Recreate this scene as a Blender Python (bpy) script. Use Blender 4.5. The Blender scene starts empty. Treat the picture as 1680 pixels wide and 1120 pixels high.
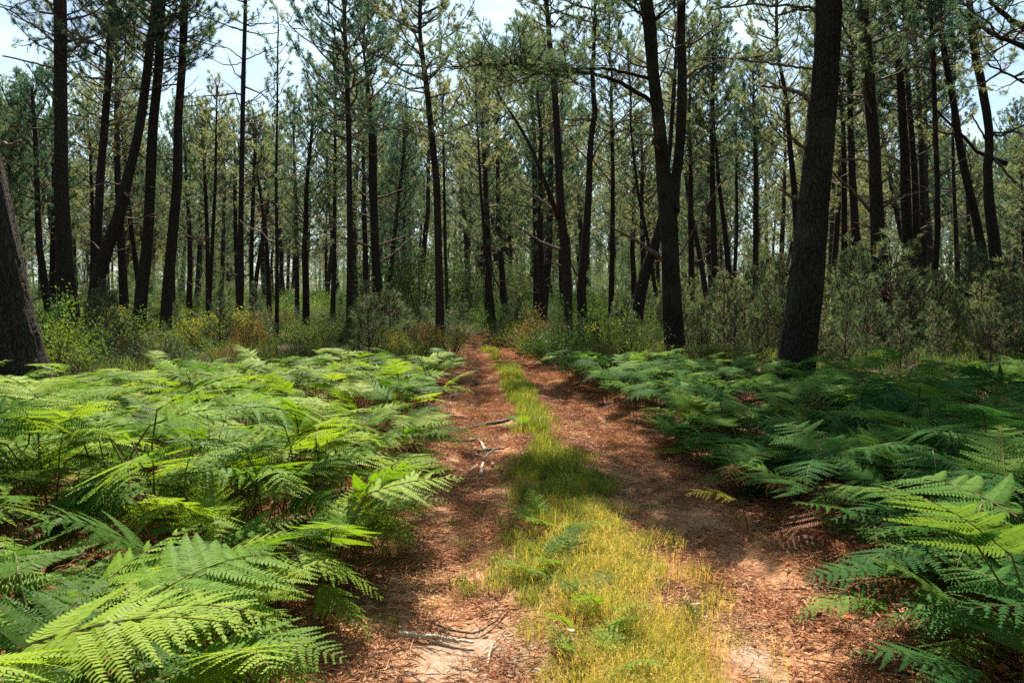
import bpy, math, random
import numpy as np
from mathutils import Vector, Matrix, Euler

# ------------------------------------------------------------------ camera, sky, sun, exposure
SC = bpy.context.scene
COL = SC.collection
F, CX, HY, CAMZ = 1307.0, 840.0, 485.0, 1.65          # focal length in photo pixels, centre, horizon, eye height
cam_d = bpy.data.cameras.new('camera')
cam_d.sensor_width = 36.0
cam_d.lens = 36.0 * F / 1680.0
cam_d.shift_y = -(560.0 - HY) / 1680.0
cam_d.clip_start = 0.05
cam_d.clip_end = 3000
cam = bpy.data.objects.new('camera', cam_d)
cam.location = (0, 0, CAMZ)
cam.rotation_euler = (math.radians(90), 0, 0)
COL.objects.link(cam)
SC.camera = cam

SUN_EL, SUN_AZ = 54.0, -7.0                          # azimuth from +Y (ahead), negative = to the left
w = bpy.data.worlds.new('World'); SC.world = w; w.use_nodes = True
nt = w.node_tree; nt.nodes.clear()
wo = nt.nodes.new('ShaderNodeOutputWorld'); bg = nt.nodes.new('ShaderNodeBackground')
sky = nt.nodes.new('ShaderNodeTexSky'); sky.sky_type = 'NISHITA'; sky.sun_disc = False
sky.sun_elevation = math.radians(SUN_EL); sky.sun_rotation = math.radians(SUN_AZ)
sky.air_density = 1.0; sky.dust_density = 1.2; sky.ozone_density = 2.0
tc = nt.nodes.new('ShaderNodeTexCoord'); mp = nt.nodes.new('ShaderNodeMapping')
mp.inputs['Scale'].default_value = (1.6, 1.6, 5.0)
cn = nt.nodes.new('ShaderNodeTexNoise'); cn.inputs['Scale'].default_value = 2.6
cn.inputs['Detail'].default_value = 7; cn.inputs['Roughness'].default_value = 0.62
cr = nt.nodes.new('ShaderNodeValToRGB')
cr.color_ramp.elements[0].position = 0.33; cr.color_ramp.elements[0].color = (0, 0, 0, 1)
cr.color_ramp.elements[1].position = 0.72; cr.color_ramp.elements[1].color = (0.7, 0.7, 0.7, 1)
mx = nt.nodes.new('ShaderNodeMix'); mx.data_type = 'RGBA'
mx.inputs['B'].default_value = (9.6, 13.4, 13.6, 1)
nt.links.new(tc.outputs['Generated'], mp.inputs['Vector']); nt.links.new(mp.outputs[0], cn.inputs['Vector'])
nt.links.new(cn.outputs['Fac'], cr.inputs[0]); nt.links.new(cr.outputs[0], mx.inputs['Factor'])
nt.links.new(sky.outputs[0], mx.inputs['A']); nt.links.new(mx.outputs['Result'], bg.inputs[0])
bg.inputs[1].default_value = 0.05
nt.links.new(bg.outputs[0], wo.inputs[0])

sl = bpy.data.lights.new('sun', 'SUN'); sl.energy = 5.0; sl.angle = math.radians(0.5); sl.color = (1.0, 0.90, 0.72)
so = bpy.data.objects.new('sun', sl); COL.objects.link(so)
_e, _a = math.radians(SUN_EL), math.radians(SUN_AZ)
SUN_DIR = Vector((math.sin(_a) * math.cos(_e), math.cos(_a) * math.cos(_e), math.sin(_e)))
so.rotation_euler = SUN_DIR.to_track_quat('Z', 'Y').to_euler()
so.location = (0, 0, 40)

SC.view_settings.view_transform = 'Standard'; SC.view_settings.look = 'None'
SC.view_settings.gamma = 1.0; SC.view_settings.use_curve_mapping = False
SC.view_settings.exposure = 1.65
SC.render.engine = 'CYCLES'
SC.cycles.use_denoising = False
SC.cycles.max_bounces = 6; SC.cycles.diffuse_bounces = 2; SC.cycles.glossy_bounces = 2
SC.cycles.transmission_bounces = 4; SC.cycles.transparent_max_bounces = 4
SC.cycles.volume_bounces = 0
SC.cycles.caustics_reflective = False; SC.cycles.caustics_refractive = False
SC.cycles.sample_clamp_indirect = 2.0
SC.render.use_persistent_data = False

# ------------------------------------------------------------------ small maths
RNG = np.random.default_rng(7)
random.seed(7)

def P(px, py, d):
    return np.array([(px - CX) / F * d, d, CAMZ - (py - HY) / F * d])

def hash2(ix, iy, s):
    h = (ix.astype(np.int64) * 374761393 + iy.astype(np.int64) * 668265263 + s * 1442695041) & 0x7fffffff
    h = ((h ^ (h >> 13)) * 1274126177) & 0x7fffffff
    return ((h ^ (h >> 16)) & 0xffff) / 65535.0

def vnoise(x, y, s=0):
    x = np.asarray(x, float); y = np.asarray(y, float)
    ix, iy = np.floor(x), np.floor(y); fx, fy = x - ix, y - iy
    fx = fx * fx * (3 - 2 * fx); fy = fy * fy * (3 - 2 * fy)
    a = hash2(ix, iy, s); b = hash2(ix + 1, iy, s); c = hash2(ix, iy + 1, s); d = hash2(ix + 1, iy + 1, s)
    return (a * (1 - fx) + b * fx) * (1 - fy) + (c * (1 - fx) + d * fx) * fy

def fbm(x, y, s=0, o=4):
    t, a, n = 0, 0.5, 0
    for k in range(o):
        t = t + a * vnoise(x * 2 ** k, y * 2 ** k, s + k * 17); n += a; a *= 0.5
    return t / n

_PY = [-50, 2.0, 3.4, 5.2, 7.0, 7.8, 11, 13.9, 18.7, 24, 28, 33, 45, 70, 600]
_PC = [0.4, .62, .56, .45, .40, .40, .27, .12, -.18, -.70, -1.05, -1.7, -5.0, -18, -300]
_PL = [-1.2, -.95, -.83, -.80, -.82, -.84, -.80, -.93, -1.05, -1.28, -1.60, -2.3, -6.0, -19, -301]
_PR = [1.7, 1.6, 1.66, 1.80, 1.83, 1.78, 1.55, 1.18, .62, -.05, -.65, -1.35, -4.2, -17, -299]
def pc(y): return np.interp(y, _PY, _PC)
def pl(y): return np.interp(y, _PY, _PL)
def pr(y): return np.interp(y, _PY, _PR)

def gz(x, y):
    """height of the ground"""
    x = np.asarray(x, float); y = np.asarray(y, float)
    c, l, r = pc(y), pl(y), pr(y)
    hw = (r - l) / 2
    u = (x - c) / np.maximum(hw, 0.3)
    rut = -0.085 * (np.exp(-((u + 0.62) / 0.28) ** 2) + np.exp(-((u - 0.62) / 0.28) ** 2))
    side = np.clip((np.abs(u) - 1.0) * 0.5, 0, 1) * 0.10
    near = np.exp(-np.hypot(x, y) / 60)
    z = rut + side + (fbm(x * 0.25, y * 0.25, 3) - 0.5) * 0.22 * np.clip(np.abs(u) - 0.8, 0.12, 1) \
        + (fbm(x * 2.1, y * 2.1, 9) - 0.5) * 0.055 * near + (fbm(x * 9, y * 9, 21, 3) - 0.5) * 0.018 * near
    return z

# ------------------------------------------------------------------ mesh helpers
def mesh_np(name, V, T=None, Q=None, mats=(), tmat=None, qmat=None, smooth=False):
    V = np.asarray(V, np.float32).reshape(-1, 3)
    T = np.zeros((0, 3), np.int32) if T is None else np.asarray(T, np.int32).reshape(-1, 3)
    Q = np.zeros((0, 4), np.int32) if Q is None else np.asarray(Q, np.int32).reshape(-1, 4)
    me = bpy.data.meshes.new(name)
    me.vertices.add(len(V)); me.vertices.foreach_set('co', V.ravel())
    me.loops.add(T.size + Q.size)
    me.loops.foreach_set('vertex_index', np.concatenate([T.ravel(), Q.ravel()]).astype(np.int32))
    n = len(T) + len(Q); me.polygons.add(n)
    st = np.concatenate([np.arange(len(T)) * 3, T.size + np.arange(len(Q)) * 4]).astype(np.int32)
    me.polygons.foreach_set('loop_start', st)
    mi = np.zeros(n, np.int32)
    if tmat is not None: mi[:len(T)] = tmat
    if qmat is not None: mi[len(T):] = qmat
    for m in mats: me.materials.append(m)
    me.polygons.foreach_set('material_index', mi)
    me.polygons.foreach_set('use_smooth', np.full(n, smooth))
    me.update(calc_edges=True)
    return me

def tube(pts, rad, sides=6, cap=True):
    pts = np.asarray(pts, float); n = len(pts); rad = np.asarray(rad, float) * np.ones(n)
    t = np.gradient(pts, axis=0); t /= np.linalg.norm(t, axis=1)[:, None] + 1e-9
    ref = np.array([0, 0, 1.0]) if abs(t[0][2]) < 0.8 else np.array([1.0, 0, 0])
    u = np.cross(t, ref); u /= np.linalg.norm(u, axis=1)[:, None] + 1e-9
    v = np.cross(t, u)
    a = np.arange(sides) * 2 * math.pi / sides
    V = pts[:, None, :] + rad[:, None, None] * (np.cos(a)[None, :, None] * u[:, None, :] + np.sin(a)[None, :, None] * v[:, None, :])
    i = np.arange(n - 1)[:, None] * sides; j = np.arange(sides)[None, :]; k = (j + 1) % sides
    Q = np.stack([i + j, i + k, i + sides + k, i + sides + j], -1).reshape(-1, 4)
    V = V.reshape(-1, 3)
    T = np.zeros((0, 3), int)
    if cap:
        b = len(V); V = np.vstack([V, pts[-1] + t[-1] * rad[-1] * 0.5, pts[0]])
        jj = np.arange(sides); kk = (jj + 1) % sides
        T = np.vstack([np.stack([(n - 1) * sides + jj, (n - 1) * sides + kk, np.full(sides, b)], -1),
                       np.stack([kk, jj, np.full(sides, b + 1)], -1)])
    return V, T, Q

class MB:
    def __init__(s): s.V, s.T, s.Q, s.tm, s.qm, s.n = [], [], [], [], [], 0
    def add(s, V, T=None, Q=None, m=0):
        s.V.append(np.asarray(V, float).reshape(-1, 3))
        if T is not None and len(T): s.T.append(np.asarray(T) + s.n); s.tm.append(np.full(len(T), m))
        if Q is not None and len(Q): s.Q.append(np.asarray(Q) + s.n); s.qm.append(np.full(len(Q), m))
        s.n += len(s.V[-1])
    def tube(s, pts, rad, sides=6, m=0):
        V, T, Q = tube(pts, rad, sides); s.add(V, T, Q, m)
    def arrays(s):
        c = lambda L, k: np.vstack(L) if L else np.zeros((0, k), int)
        d = lambda L: np.concatenate(L) if L else np.zeros(0, int)
        return (np.vstack(s.V) if s.V else np.zeros((0, 3))), c(s.T, 3), c(s.Q, 4), d(s.tm), d(s.qm)
    def mesh(s, name, mats, smooth=False):
        V, T, Q, tm, qm = s.arrays()
        return mesh_np(name, V, T, Q, mats, tm, qm, smooth)

def obj(name, me, parent=None, loc=(0, 0, 0), rot=(0, 0, 0), scale=1.0):
    o = bpy.data.objects.new(name, me); COL.objects.link(o)
    o.location = loc; o.rotation_euler = rot
    o.scale = (scale,) * 3 if not hasattr(scale, '__len__') else scale
    if parent: o.parent = parent
    return o

def tag(o, label=None, cat=None, group=None, kind=None):
    if label: o['label'] = label
    if cat: o['category'] = cat
    if group: o['group'] = group
    if kind: o['kind'] = kind
    return o

def scatter(name, protos, pts, rots, scl, seed=1):
    """one 'stuff' object: points with the small meshes instanced on them"""
    n = len(pts); me = bpy.data.meshes.new(name); me.vertices.add(n)
    me.vertices.foreach_set('co', np.asarray(pts, np.float32).ravel())
    a = me.attributes.new('rot', 'FLOAT_VECTOR', 'POINT'); a.data.foreach_set('vector', np.asarray(rots, np.float32).ravel())
    a = me.attributes.new('scl', 'FLOAT', 'POINT'); a.data.foreach_set('value', np.asarray(scl, np.float32) * np.ones(n, np.float32))
    a = me.attributes.new('idx', 'INT', 'POINT')
    a.data.foreach_set('value', np.random.default_rng(seed).integers(0, len(protos), n).astype(np.int32))
    o = obj(name, me)
    c = bpy.data.collections.new(name + '_pieces')
    for p in protos:
        q = bpy.data.objects.new(name + '_piece', p); c.objects.link(q)
    g = bpy.data.node_groups.new(name + '_nodes', 'GeometryNodeTree')
    g.interface.new_socket('Geometry', in_out='INPUT', socket_type='NodeSocketGeometry')
    g.interface.new_socket('Geometry', in_out='OUTPUT', socket_type='NodeSocketGeometry')
    N = g.nodes.new; gi = N('NodeGroupInput'); go = N('NodeGroupOutput'); ip = N('GeometryNodeInstanceOnPoints')
    ci = N('GeometryNodeCollectionInfo'); ci.inputs['Collection'].default_value = c
    ci.inputs['Separate Children'].default_value = True; ci.inputs['Reset Children'].default_value = True
    def na(nm, ty):
        x = N('GeometryNodeInputNamedAttribute'); x.data_type = ty; x.inputs['Name'].default_value = nm
        return next(s for s in x.outputs if s.enabled and s.name == 'Attribute')
    L = g.links.new
    L(gi.outputs[0], ip.inputs['Points']); L(ci.outputs[0], ip.inputs['Instance'])
    ip.inputs['Pick Instance'].default_value = True
    L(na('idx', 'INT'), ip.inputs['Instance Index'])
    e2r = N('FunctionNodeEulerToRotation'); L(na('rot', 'FLOAT_VECTOR'), e2r.inputs[0]); L(e2r.outputs[0], ip.inputs['Rotation'])
    L(na('scl', 'FLOAT'), ip.inputs['Scale'])
    L(ip.outputs[0], go.inputs[0])
    md = o.modifiers.new('scatter', 'NODES'); md.node_group = g
    o['kind'] = 'stuff'
    return o

# ------------------------------------------------------------------ materials
def newmat(name):
    m = bpy.data.materials.new(name); m.use_nodes = True; n = m.node_tree; n.nodes.clear()
    o = n.nodes.new('ShaderNodeOutputMaterial'); return m, n, o

def ramp(n, fac, stops):
    r = n.nodes.new('ShaderNodeValToRGB'); e = r.color_ramp.elements
    while len(e) < len(stops): e.new(0.5)
    for k, (p, c) in enumerate(stops): e[k].position = p; e[k].color = (*c, 1)
    n.links.new(fac, r.inputs[0]); return r.outputs[0]

def leaf_mat(name, stops, trans=0.45, rough=0.6, spec=0.10, nscale=1.5, tcol=1.35, rnd=0.5):
    """leaf: colour from a noise and the object's own random number; light passes through"""
    m, n, o = newmat(name); L = n.links.new
    oi = n.nodes.new('ShaderNodeObjectInfo'); tcn = n.nodes.new('ShaderNodeTexCoord')
    nz = n.nodes.new('ShaderNodeTexNoise'); nz.inputs['Scale'].default_value = nscale; nz.inputs['Detail'].default_value = 3
    L(tcn.outputs['Object'], nz.inputs['Vector'])
    mm = n.nodes.new('ShaderNodeMath'); mm.operation = 'MULTIPLY_ADD'; L(oi.outputs['Random'], mm.inputs[0]); mm.inputs[1].default_value = rnd
    ms = n.nodes.new('ShaderNodeMath'); ms.operation = 'MULTIPLY'; L(nz.outputs['Fac'], ms.inputs[0]); ms.inputs[1].default_value = 1.0
    ad = n.nodes.new('ShaderNodeMath'); ad.operation = 'SUBTRACT'; L(ms.outputs[0], ad.inputs[0]); ad.inputs[1].default_value = rnd * 0.5
    L(ad.outputs[0], mm.inputs[2])
    c = ramp(n, mm.outputs[0], stops)
    b = n.nodes.new('ShaderNodeBsdfPrincipled'); L(c, b.inputs['Base Color'])
    b.inputs['Roughness'].default_value = rough; b.inputs['Specular IOR Level'].default_value = spec
    t = n.nodes.new('ShaderNodeBsdfTranslucent')
    hs = n.nodes.new('ShaderNodeHueSaturation'); hs.inputs['Value'].default_value = tcol; hs.inputs['Saturation'].default_value = 1.1
    hs.inputs['Hue'].default_value = 0.49; L(c, hs.inputs['Color']); L(hs.outputs[0], t.inputs[0])
    x = n.nodes.new('ShaderNodeMixShader'); x.inputs[0].default_value = trans
    L(b.outputs[0], x.inputs[1]); L(t.outputs[0], x.inputs[2]); L(x.outputs[0], o.inputs[0])
    return m

def bark_mat(name, dark, mid, light, scale=1.0, moss=None, bump=.03):
    m, n, o = newmat(name); L = n.links.new
    tcn = n.nodes.new('ShaderNodeTexCoord'); mpn = n.nodes.new('ShaderNodeMapping')
    mpn.inputs['Scale'].default_value = (scale, scale, scale * 0.28); L(tcn.outputs['Object'], mpn.inputs[0])
    wz = n.nodes.new('ShaderNodeTexNoise'); wz.inputs['Scale'].default_value = 3.0; L(mpn.outputs[0], wz.inputs['Vector'])
    va = n.nodes.new('ShaderNodeMix'); va.data_type = 'RGBA'; va.blend_type = 'ADD'; va.inputs['Factor'].default_value = 0.35
    L(mpn.outputs[0], va.inputs['A']); L(wz.outputs['Color'], va.inputs['B'])
    vo = n.nodes.new('ShaderNodeTexVoronoi'); vo.feature = 'DISTANCE_TO_EDGE'; vo.inputs['Scale'].default_value = 24
    L(va.outputs['Result'], vo.inputs['Vector'])
    nz = n.nodes.new('ShaderNodeTexNoise'); nz.inputs['Scale'].default_value = 24; nz.inputs['Detail'].default_value = 6
    nz.inputs['Roughness'].default_value = 0.7; L(mpn.outputs[0], nz.inputs['Vector'])
    mu = n.nodes.new('ShaderNodeMath'); mu.operation = 'MULTIPLY'; L(vo.outputs['Distance'], mu.inputs[0]); mu.inputs[1].default_value = 3.2
    mn = n.nodes.new('ShaderNodeMath'); mn.operation = 'MINIMUM'; L(mu.outputs[0], mn.inputs[0]); mn.inputs[1].default_value = 0.5
    ad = n.nodes.new('ShaderNodeMath'); ad.operation = 'MULTIPLY_ADD'; L(nz.outputs['Fac'], ad.inputs[0]); ad.inputs[1].default_value = 0.55; L(mn.outputs[0], ad.inputs[2])
    c = ramp(n, ad.outputs[0], [(0.15, dark), (0.6, mid), (1.0, light)])
    if moss:
        n2 = n.nodes.new('ShaderNodeTexNoise'); n2.inputs['Scale'].default_value = 1.3; n2.inputs['Detail'].default_value = 5
        L(tcn.outputs['Object'], n2.inputs['Vector'])
        f = ramp(n, n2.outputs['Fac'], [(0.48, (0, 0, 0)), (0.68, (0.7, 0.7, 0.7))])
        mxn = n.nodes.new('ShaderNodeMix'); mxn.data_type = 'RGBA'; L(f, mxn.inputs['Factor']); L(c, mxn.inputs['A'])
        mxn.inputs['B'].default_value = (*moss, 1); c = mxn.outputs['Result']
    b = n.nodes.new('ShaderNodeBsdfPrincipled'); L(c, b.inputs['Base Color']); b.inputs['Roughness'].default_value = 0.9
    b.inputs['Specular IOR Level'].default_value = 0.2
    bp = n.nodes.new('ShaderNodeBump'); bp.inputs['Strength'].default_value = 0.9; bp.inputs['Distance'].default_value = bump
    L(ad.outputs[0], bp.inputs['Height']); L(bp.outputs[0], b.inputs['Normal']); L(b.outputs[0], o.inputs[0])
    return m

def plain_mat(name, stops, nscale=8, rough=0.85, bump=0.3):
    m, n, o = newmat(name); L = n.links.new
    tcn = n.nodes.new('ShaderNodeTexCoord'); nz = n.nodes.new('ShaderNodeTexNoise')
    nz.inputs['Scale'].default_value = nscale; nz.inputs['Detail'].default_value = 5; L(tcn.outputs['Object'], nz.inputs['Vector'])
    c = ramp(n, nz.outputs['Fac'], stops)
    b = n.nodes.new('ShaderNodeBsdfPrincipled'); L(c, b.inputs['Base Color']); b.inputs['Roughness'].default_value = rough
    bp = n.nodes.new('ShaderNodeBump'); bp.inputs['Strength'].default_value = bump; bp.inputs['Distance'].default_value = 0.01
    L(nz.outputs['Fac'], bp.inputs['Height']); L(bp.outputs[0], b.inputs['Normal']); L(b.outputs[0], o.inputs[0])
    return m

M_BARK = bark_mat('pine_bark', (.009, .007, .006), (.028, .020, .017), (.066, .050, .040))
M_BARKM = bark_mat('mossy_pine_bark', (.008, .007, .006), (.022, .017, .014), (.055, .043, .034), moss=(.065, .065, .035))
M_TWIG = bark_mat('branch_bark', (.05, .036, .028), (.11, .08, .06), (.20, .155, .12), 2.0, bump=.006)
M_DEADWOOD = bark_mat('bare_grey_wood', (.24, .19, .15), (.42, .34, .27), (.60, .51, .42), 2.0, bump=.004)
M_DEADB = bark_mat('bare_branch_wood', (.07, .05, .04), (.15, .11, .085), (.26, .20, .155), 2.0, bump=.004)
M_NEEDLE = leaf_mat('pine_needles', [(.28, (.040, .085, .050)), (.5, (.110, .160, .074)), (.70, (.235, .250, .115))], trans=.52, nscale=1.1, spec=.2)
M_YOUNG = leaf_mat('young_pine_needles', [(.25, (.050, .095, .042)), (.5, (.105, .155, .064)), (.8, (.19, .22, .095))], trans=.48, spec=.2, nscale=2.5)
M_CONE = plain_mat('pine_cone', [(.3, (.035, .024, .018)), (.7, (.08, .055, .04))])
M_CANDLE = plain_mat('orange_shoot', [(.3, (.25, .10, .04)), (.7, (.35, .16, .07))])
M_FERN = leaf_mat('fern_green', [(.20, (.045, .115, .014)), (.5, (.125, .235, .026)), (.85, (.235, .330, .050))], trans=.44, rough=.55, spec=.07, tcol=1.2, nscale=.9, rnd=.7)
M_FERN_SHADE = leaf_mat('fern_green_shade_tint', [(.20, (.022, .075, .020)), (.5, (.046, .125, .028)), (.85, (.12, .205, .040))], trans=.38, rough=.65, spec=.04, nscale=.9, rnd=.7)  # right bed's shade worked into the colour as a darker, bluer green
M_FERNY = leaf_mat('fern_yellow', [(.3, (.45, .42, .05)), (.7, (.55, .45, .07))], trans=.45)
M_FERND = leaf_mat('fern_dead', [(.25, (.060, .022, .012)), (.5, (.150, .050, .022)), (.8, (.24, .088, .036))], trans=.2, nscale=3)
M_GRASSG = leaf_mat('grass_green', [(.25, (.06, .13, .02)), (.55, (.15, .20, .03)), (.85, (.27, .27, .06))], trans=.45, nscale=.6)
M_GRASSY = leaf_mat('grass_dry', [(.25, (.27, .28, .05)), (.55, (.47, .39, .085)), (.85, (.56, .35, .10))], trans=.45, nscale=.8)
M_SEED = leaf_mat('seed_heads', [(.25, (.45, .33, .11)), (.55, (.60, .44, .17)), (.85, (.68, .55, .27))], trans=.5)
M_BUSHG = leaf_mat('bush_green', [(.25, (.035, .085, .020)), (.5, (.085, .150, .030)), (.8, (.19, .24, .05))], trans=.4, nscale=2.)
M_BUSHD = leaf_mat('bush_dark', [(.25, (.022, .045, .020)), (.5, (.045, .080, .030)), (.8, (.09, .12, .05))], trans=.3, nscale=2.)
M_BUSHO = leaf_mat('bush_orange', [(.25, (.075, .085, .022)), (.5, (.14, .095, .032)), (.8, (.21, .11, .042))], trans=.4, nscale=3.)
M_BUSHY = leaf_mat('bush_yellow', [(.25, (.055, .105, .018)), (.5, (.115, .160, .026)), (.8, (.21, .215, .045))], trans=.45, nscale=3.)
M_OAK = leaf_mat('oak_leaves', [(.25, (.020, .045, .018)), (.5, (.045, .080, .022)), (.8, (.13, .12, .035))], trans=.35, nscale=1.)
M_LITTER = leaf_mat('litter_needles', [(.2, (.10, .044, .024)), (.5, (.32, .148, .076)), (.8, (.52, .32, .19))], trans=.15, nscale=5)
M_FLAKE = leaf_mat('litter_flakes', [(.2, (.15, .06, .03)), (.55, (.38, .12, .045)), (.9, (.42, .28, .20))], trans=.1, nscale=9)
M_CHAR = plain_mat('dark_rotten_wood', [(.3, (.018, .017, .018)), (.7, (.06, .055, .052))])
M_STONE = plain_mat('grey_stone', [(.3, (.09, .085, .085)), (.7, (.2, .19, .18))])

def ground_mat():
    m, n, o = newmat('forest_floor'); L = n.links.new
    tcn = n.nodes.new('ShaderNodeTexCoord')
    def nz(s, d=6, r=.6):
        x = n.nodes.new('ShaderNodeTexNoise'); x.inputs['Scale'].default_value = s; x.inputs['Detail'].default_value = d
        x.inputs['Roughness'].default_value = r; L(tcn.outputs['Object'], x.inputs['Vector']); return x.outputs['Fac']
    fine = nz(34, 8, .75); med = nz(2.3)
    cpath = ramp(n, fine, [(.32, (.080, .036, .022)), (.46, (.24, .108, .056)), (.58, (.40, .22, .125)), (.74, (.55, .42, .30))])
    cfor = ramp(n, fine, [(.35, (.035, .022, .013)), (.55, (.095, .055, .030)), (.75, (.17, .105, .06))])
    csand = ramp(n, fine, [(.3, (.15, .10, .07)), (.5, (.30, .23, .18)), (.8, (.42, .36, .30))])
    cgr = ramp(n, fine, [(.35, (.08, .10, .02)), (.6, (.20, .18, .05)), (.8, (.34, .25, .08))])
    def mixc(f, a, b):
        x = n.nodes.new('ShaderNodeMix'); x.data_type = 'RGBA'; L(f, x.inputs['Factor']); L(a, x.inputs['A']); L(b, x.inputs['B']); return x.outputs['Result']
    def att(nm):
        x = n.nodes.new('ShaderNodeAttribute'); x.attribute_name = nm; return x.outputs['Fac']
    def mul(a, b, k=1.0, off=0.0):
        x = n.nodes.new('ShaderNodeMath'); x.operation = 'MULTIPLY'; L(a, x.inputs[0]); L(b, x.inputs[1])
        y = n.nodes.new('ShaderNodeMath'); y.operation = 'MULTIPLY_ADD'; y.use_clamp = True; L(x.outputs[0], y.inputs[0]); y.inputs[1].default_value = k; y.inputs[2].default_value = off
        return y.outputs[0]
    # darker humus patches on the track
    hum = ramp(n, med, [(.5, (0, 0, 0)), (.66, (.6, .6, .6))])
    cdark = ramp(n, fine, [(.35, (.05, .028, .018)), (.7, (.16, .085, .05))])
    c = mixc(hum, cpath, cdark)
    c = mixc(mul(att('sand'), nz(13, 5, .7), 3.4, -.9), c, csand)
    c = mixc(mul(att('grass'), nz(6), 1.7, -.35), c, cgr)
    c = mixc(att('forest'), c, cfor)
    b = n.nodes.new('ShaderNodeBsdfPrincipled'); L(c, b.inputs['Base Color']); b.inputs['Roughness'].default_value = .92
    b.inputs['Specular IOR Level'].default_value = .15
    bp = n.nodes.new('ShaderNodeBump'); bp.inputs['Strength'].default_value = .8; bp.inputs['Distance'].default_value = .02
    L(fine, bp.inputs['Height']); L(bp.outputs[0], b.inputs['Normal']); L(b.outputs[0], o.inputs[0])
    return m
M_GROUND = ground_mat()

# ------------------------------------------------------------------ ground
def axis(lo, hi, fine_lo, fine_hi, step, grow=1.10):
    a = list(np.arange(fine_lo, fine_hi, step)); s = step; x = a[-1]
    while x < hi: s *= grow; x += s; a.append(x)
    s = step; x = fine_lo; b = []
    while x > lo: s *= grow; x -= s; b.append(x)
    return np.array(b[::-1] + a)
gx = axis(-700, 700, -2.5, 3.2, .05, 1.10); gy = axis(-300, 1000, 2.2, 11, .055, 1.05)
GX, GY = np.meshgrid(gx, gy)
GZ = gz(GX, GY)
nx, ny = len(gx), len(gy)
ii = np.arange(ny - 1)[:, None] * nx + np.arange(nx - 1)[None, :]
gme = mesh_np('forest_floor', np.stack([GX, GY, GZ], -1).reshape(-1, 3), None,
              np.stack([ii, ii + 1, ii + nx + 1, ii + nx], -1).reshape(-1, 4), [M_GROUND], smooth=True)
def mask(nm, arr):
    a = gme.attributes.new(nm, 'FLOAT', 'POINT'); a.data.foreach_set('value', arr.astype(np.float32).ravel())
def sstep(a, b, x):
    t = np.clip((x - a) / (b - a), 0, 1); return t * t * (3 - 2 * t)
def wiggle(x, y): return (fbm(x * 1.1, y * 1.1, 40) - .5) * .7
FOREST = sstep(0.0, .45, np.maximum(GX - pr(GY), pl(GY) - GX) + wiggle(GX, GY) + np.clip((GY - 31) / 5, 0, 2))
def grass_half(y): return np.interp(y, [3, 5, 7, 10, 14, 20, 28, 34], [.42, .55, .45, .28, .26, .30, .22, .1])
def grass_c(y): return np.interp(y, [3, 3.5, 5.2, 7.8, 11, 13.9, 18.7, 24, 28, 33], [.55, .52, .40, .42, .28, .12, -.18, -.68, -1.03, -1.65])
GRASS = 1 - sstep(.55, 1.3, np.abs(GX - grass_c(GY)) / grass_half(GY) + wiggle(GX, GY) * .8)
def blob(x, y, cx, cy, rx, ry): return np.exp(-((x - cx) / rx) ** 2 - ((y - cy) / ry) ** 2)
SAND = np.clip(blob(GX, GY, -.30, 3.7, .35, .5) + blob(GX, GY, 1.15, 3.8, .20, .9) + .55 * blob(GX, GY, -.35, 5.2, .35, .7)
               + .8 * blob(GX, GY, .1, 3.9, .3, .4) + .3 * blob(GX, GY, 1.3, 5.6, .3, .8), 0, 1)
mask('forest', FOREST); mask('grass', GRASS * (GY < 34)); mask('sand', SAND)
tag(obj('ground', gme), kind='structure')

# ------------------------------------------------------------------ pine parts
def unit(v): return v / (np.linalg.norm(v, axis=-1, keepdims=True) + 1e-9)

def needles(tp, td, n, length, width, rng):
    """tufts at tp pointing along td -> thin triangles"""
    k = len(tp)
    r = unit(rng.normal(size=(k, n, 3)))
    nd = unit(td[:, None, :] * .75 + r * rng.uniform(.55, 1.15, (k, n, 1)))
    ln = length * rng.uniform(.65, 1.15, (k, n, 1))
    b = tp[:, None, :] - td[:, None, :] * rng.uniform(0, .07, (k, n, 1))
    s = unit(np.cross(nd, unit(rng.normal(size=(k, n, 3))))) * width * .5
    tip = b + nd * ln; tip[..., 2] -= .01
    V = np.stack([b - s, b + s, tip], 2).reshape(-1, 3)
    return V, np.arange(len(V)).reshape(-1, 3)

def twig3(p, e, r0, r1):
    d = unit(e - p); u = unit(np.cross(d, [.3, .1, 1.0])); v = np.cross(d, u); V = []
    for c, r in ((p, r0), (e, r1)):
        for a in (0, 2.094, 4.189): V.append(c + r * (math.cos(a) * u + math.sin(a) * v))
    return np.array(V), None, [[0, 1, 4, 3], [1, 2, 5, 4], [2, 0, 3, 5]]

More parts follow.
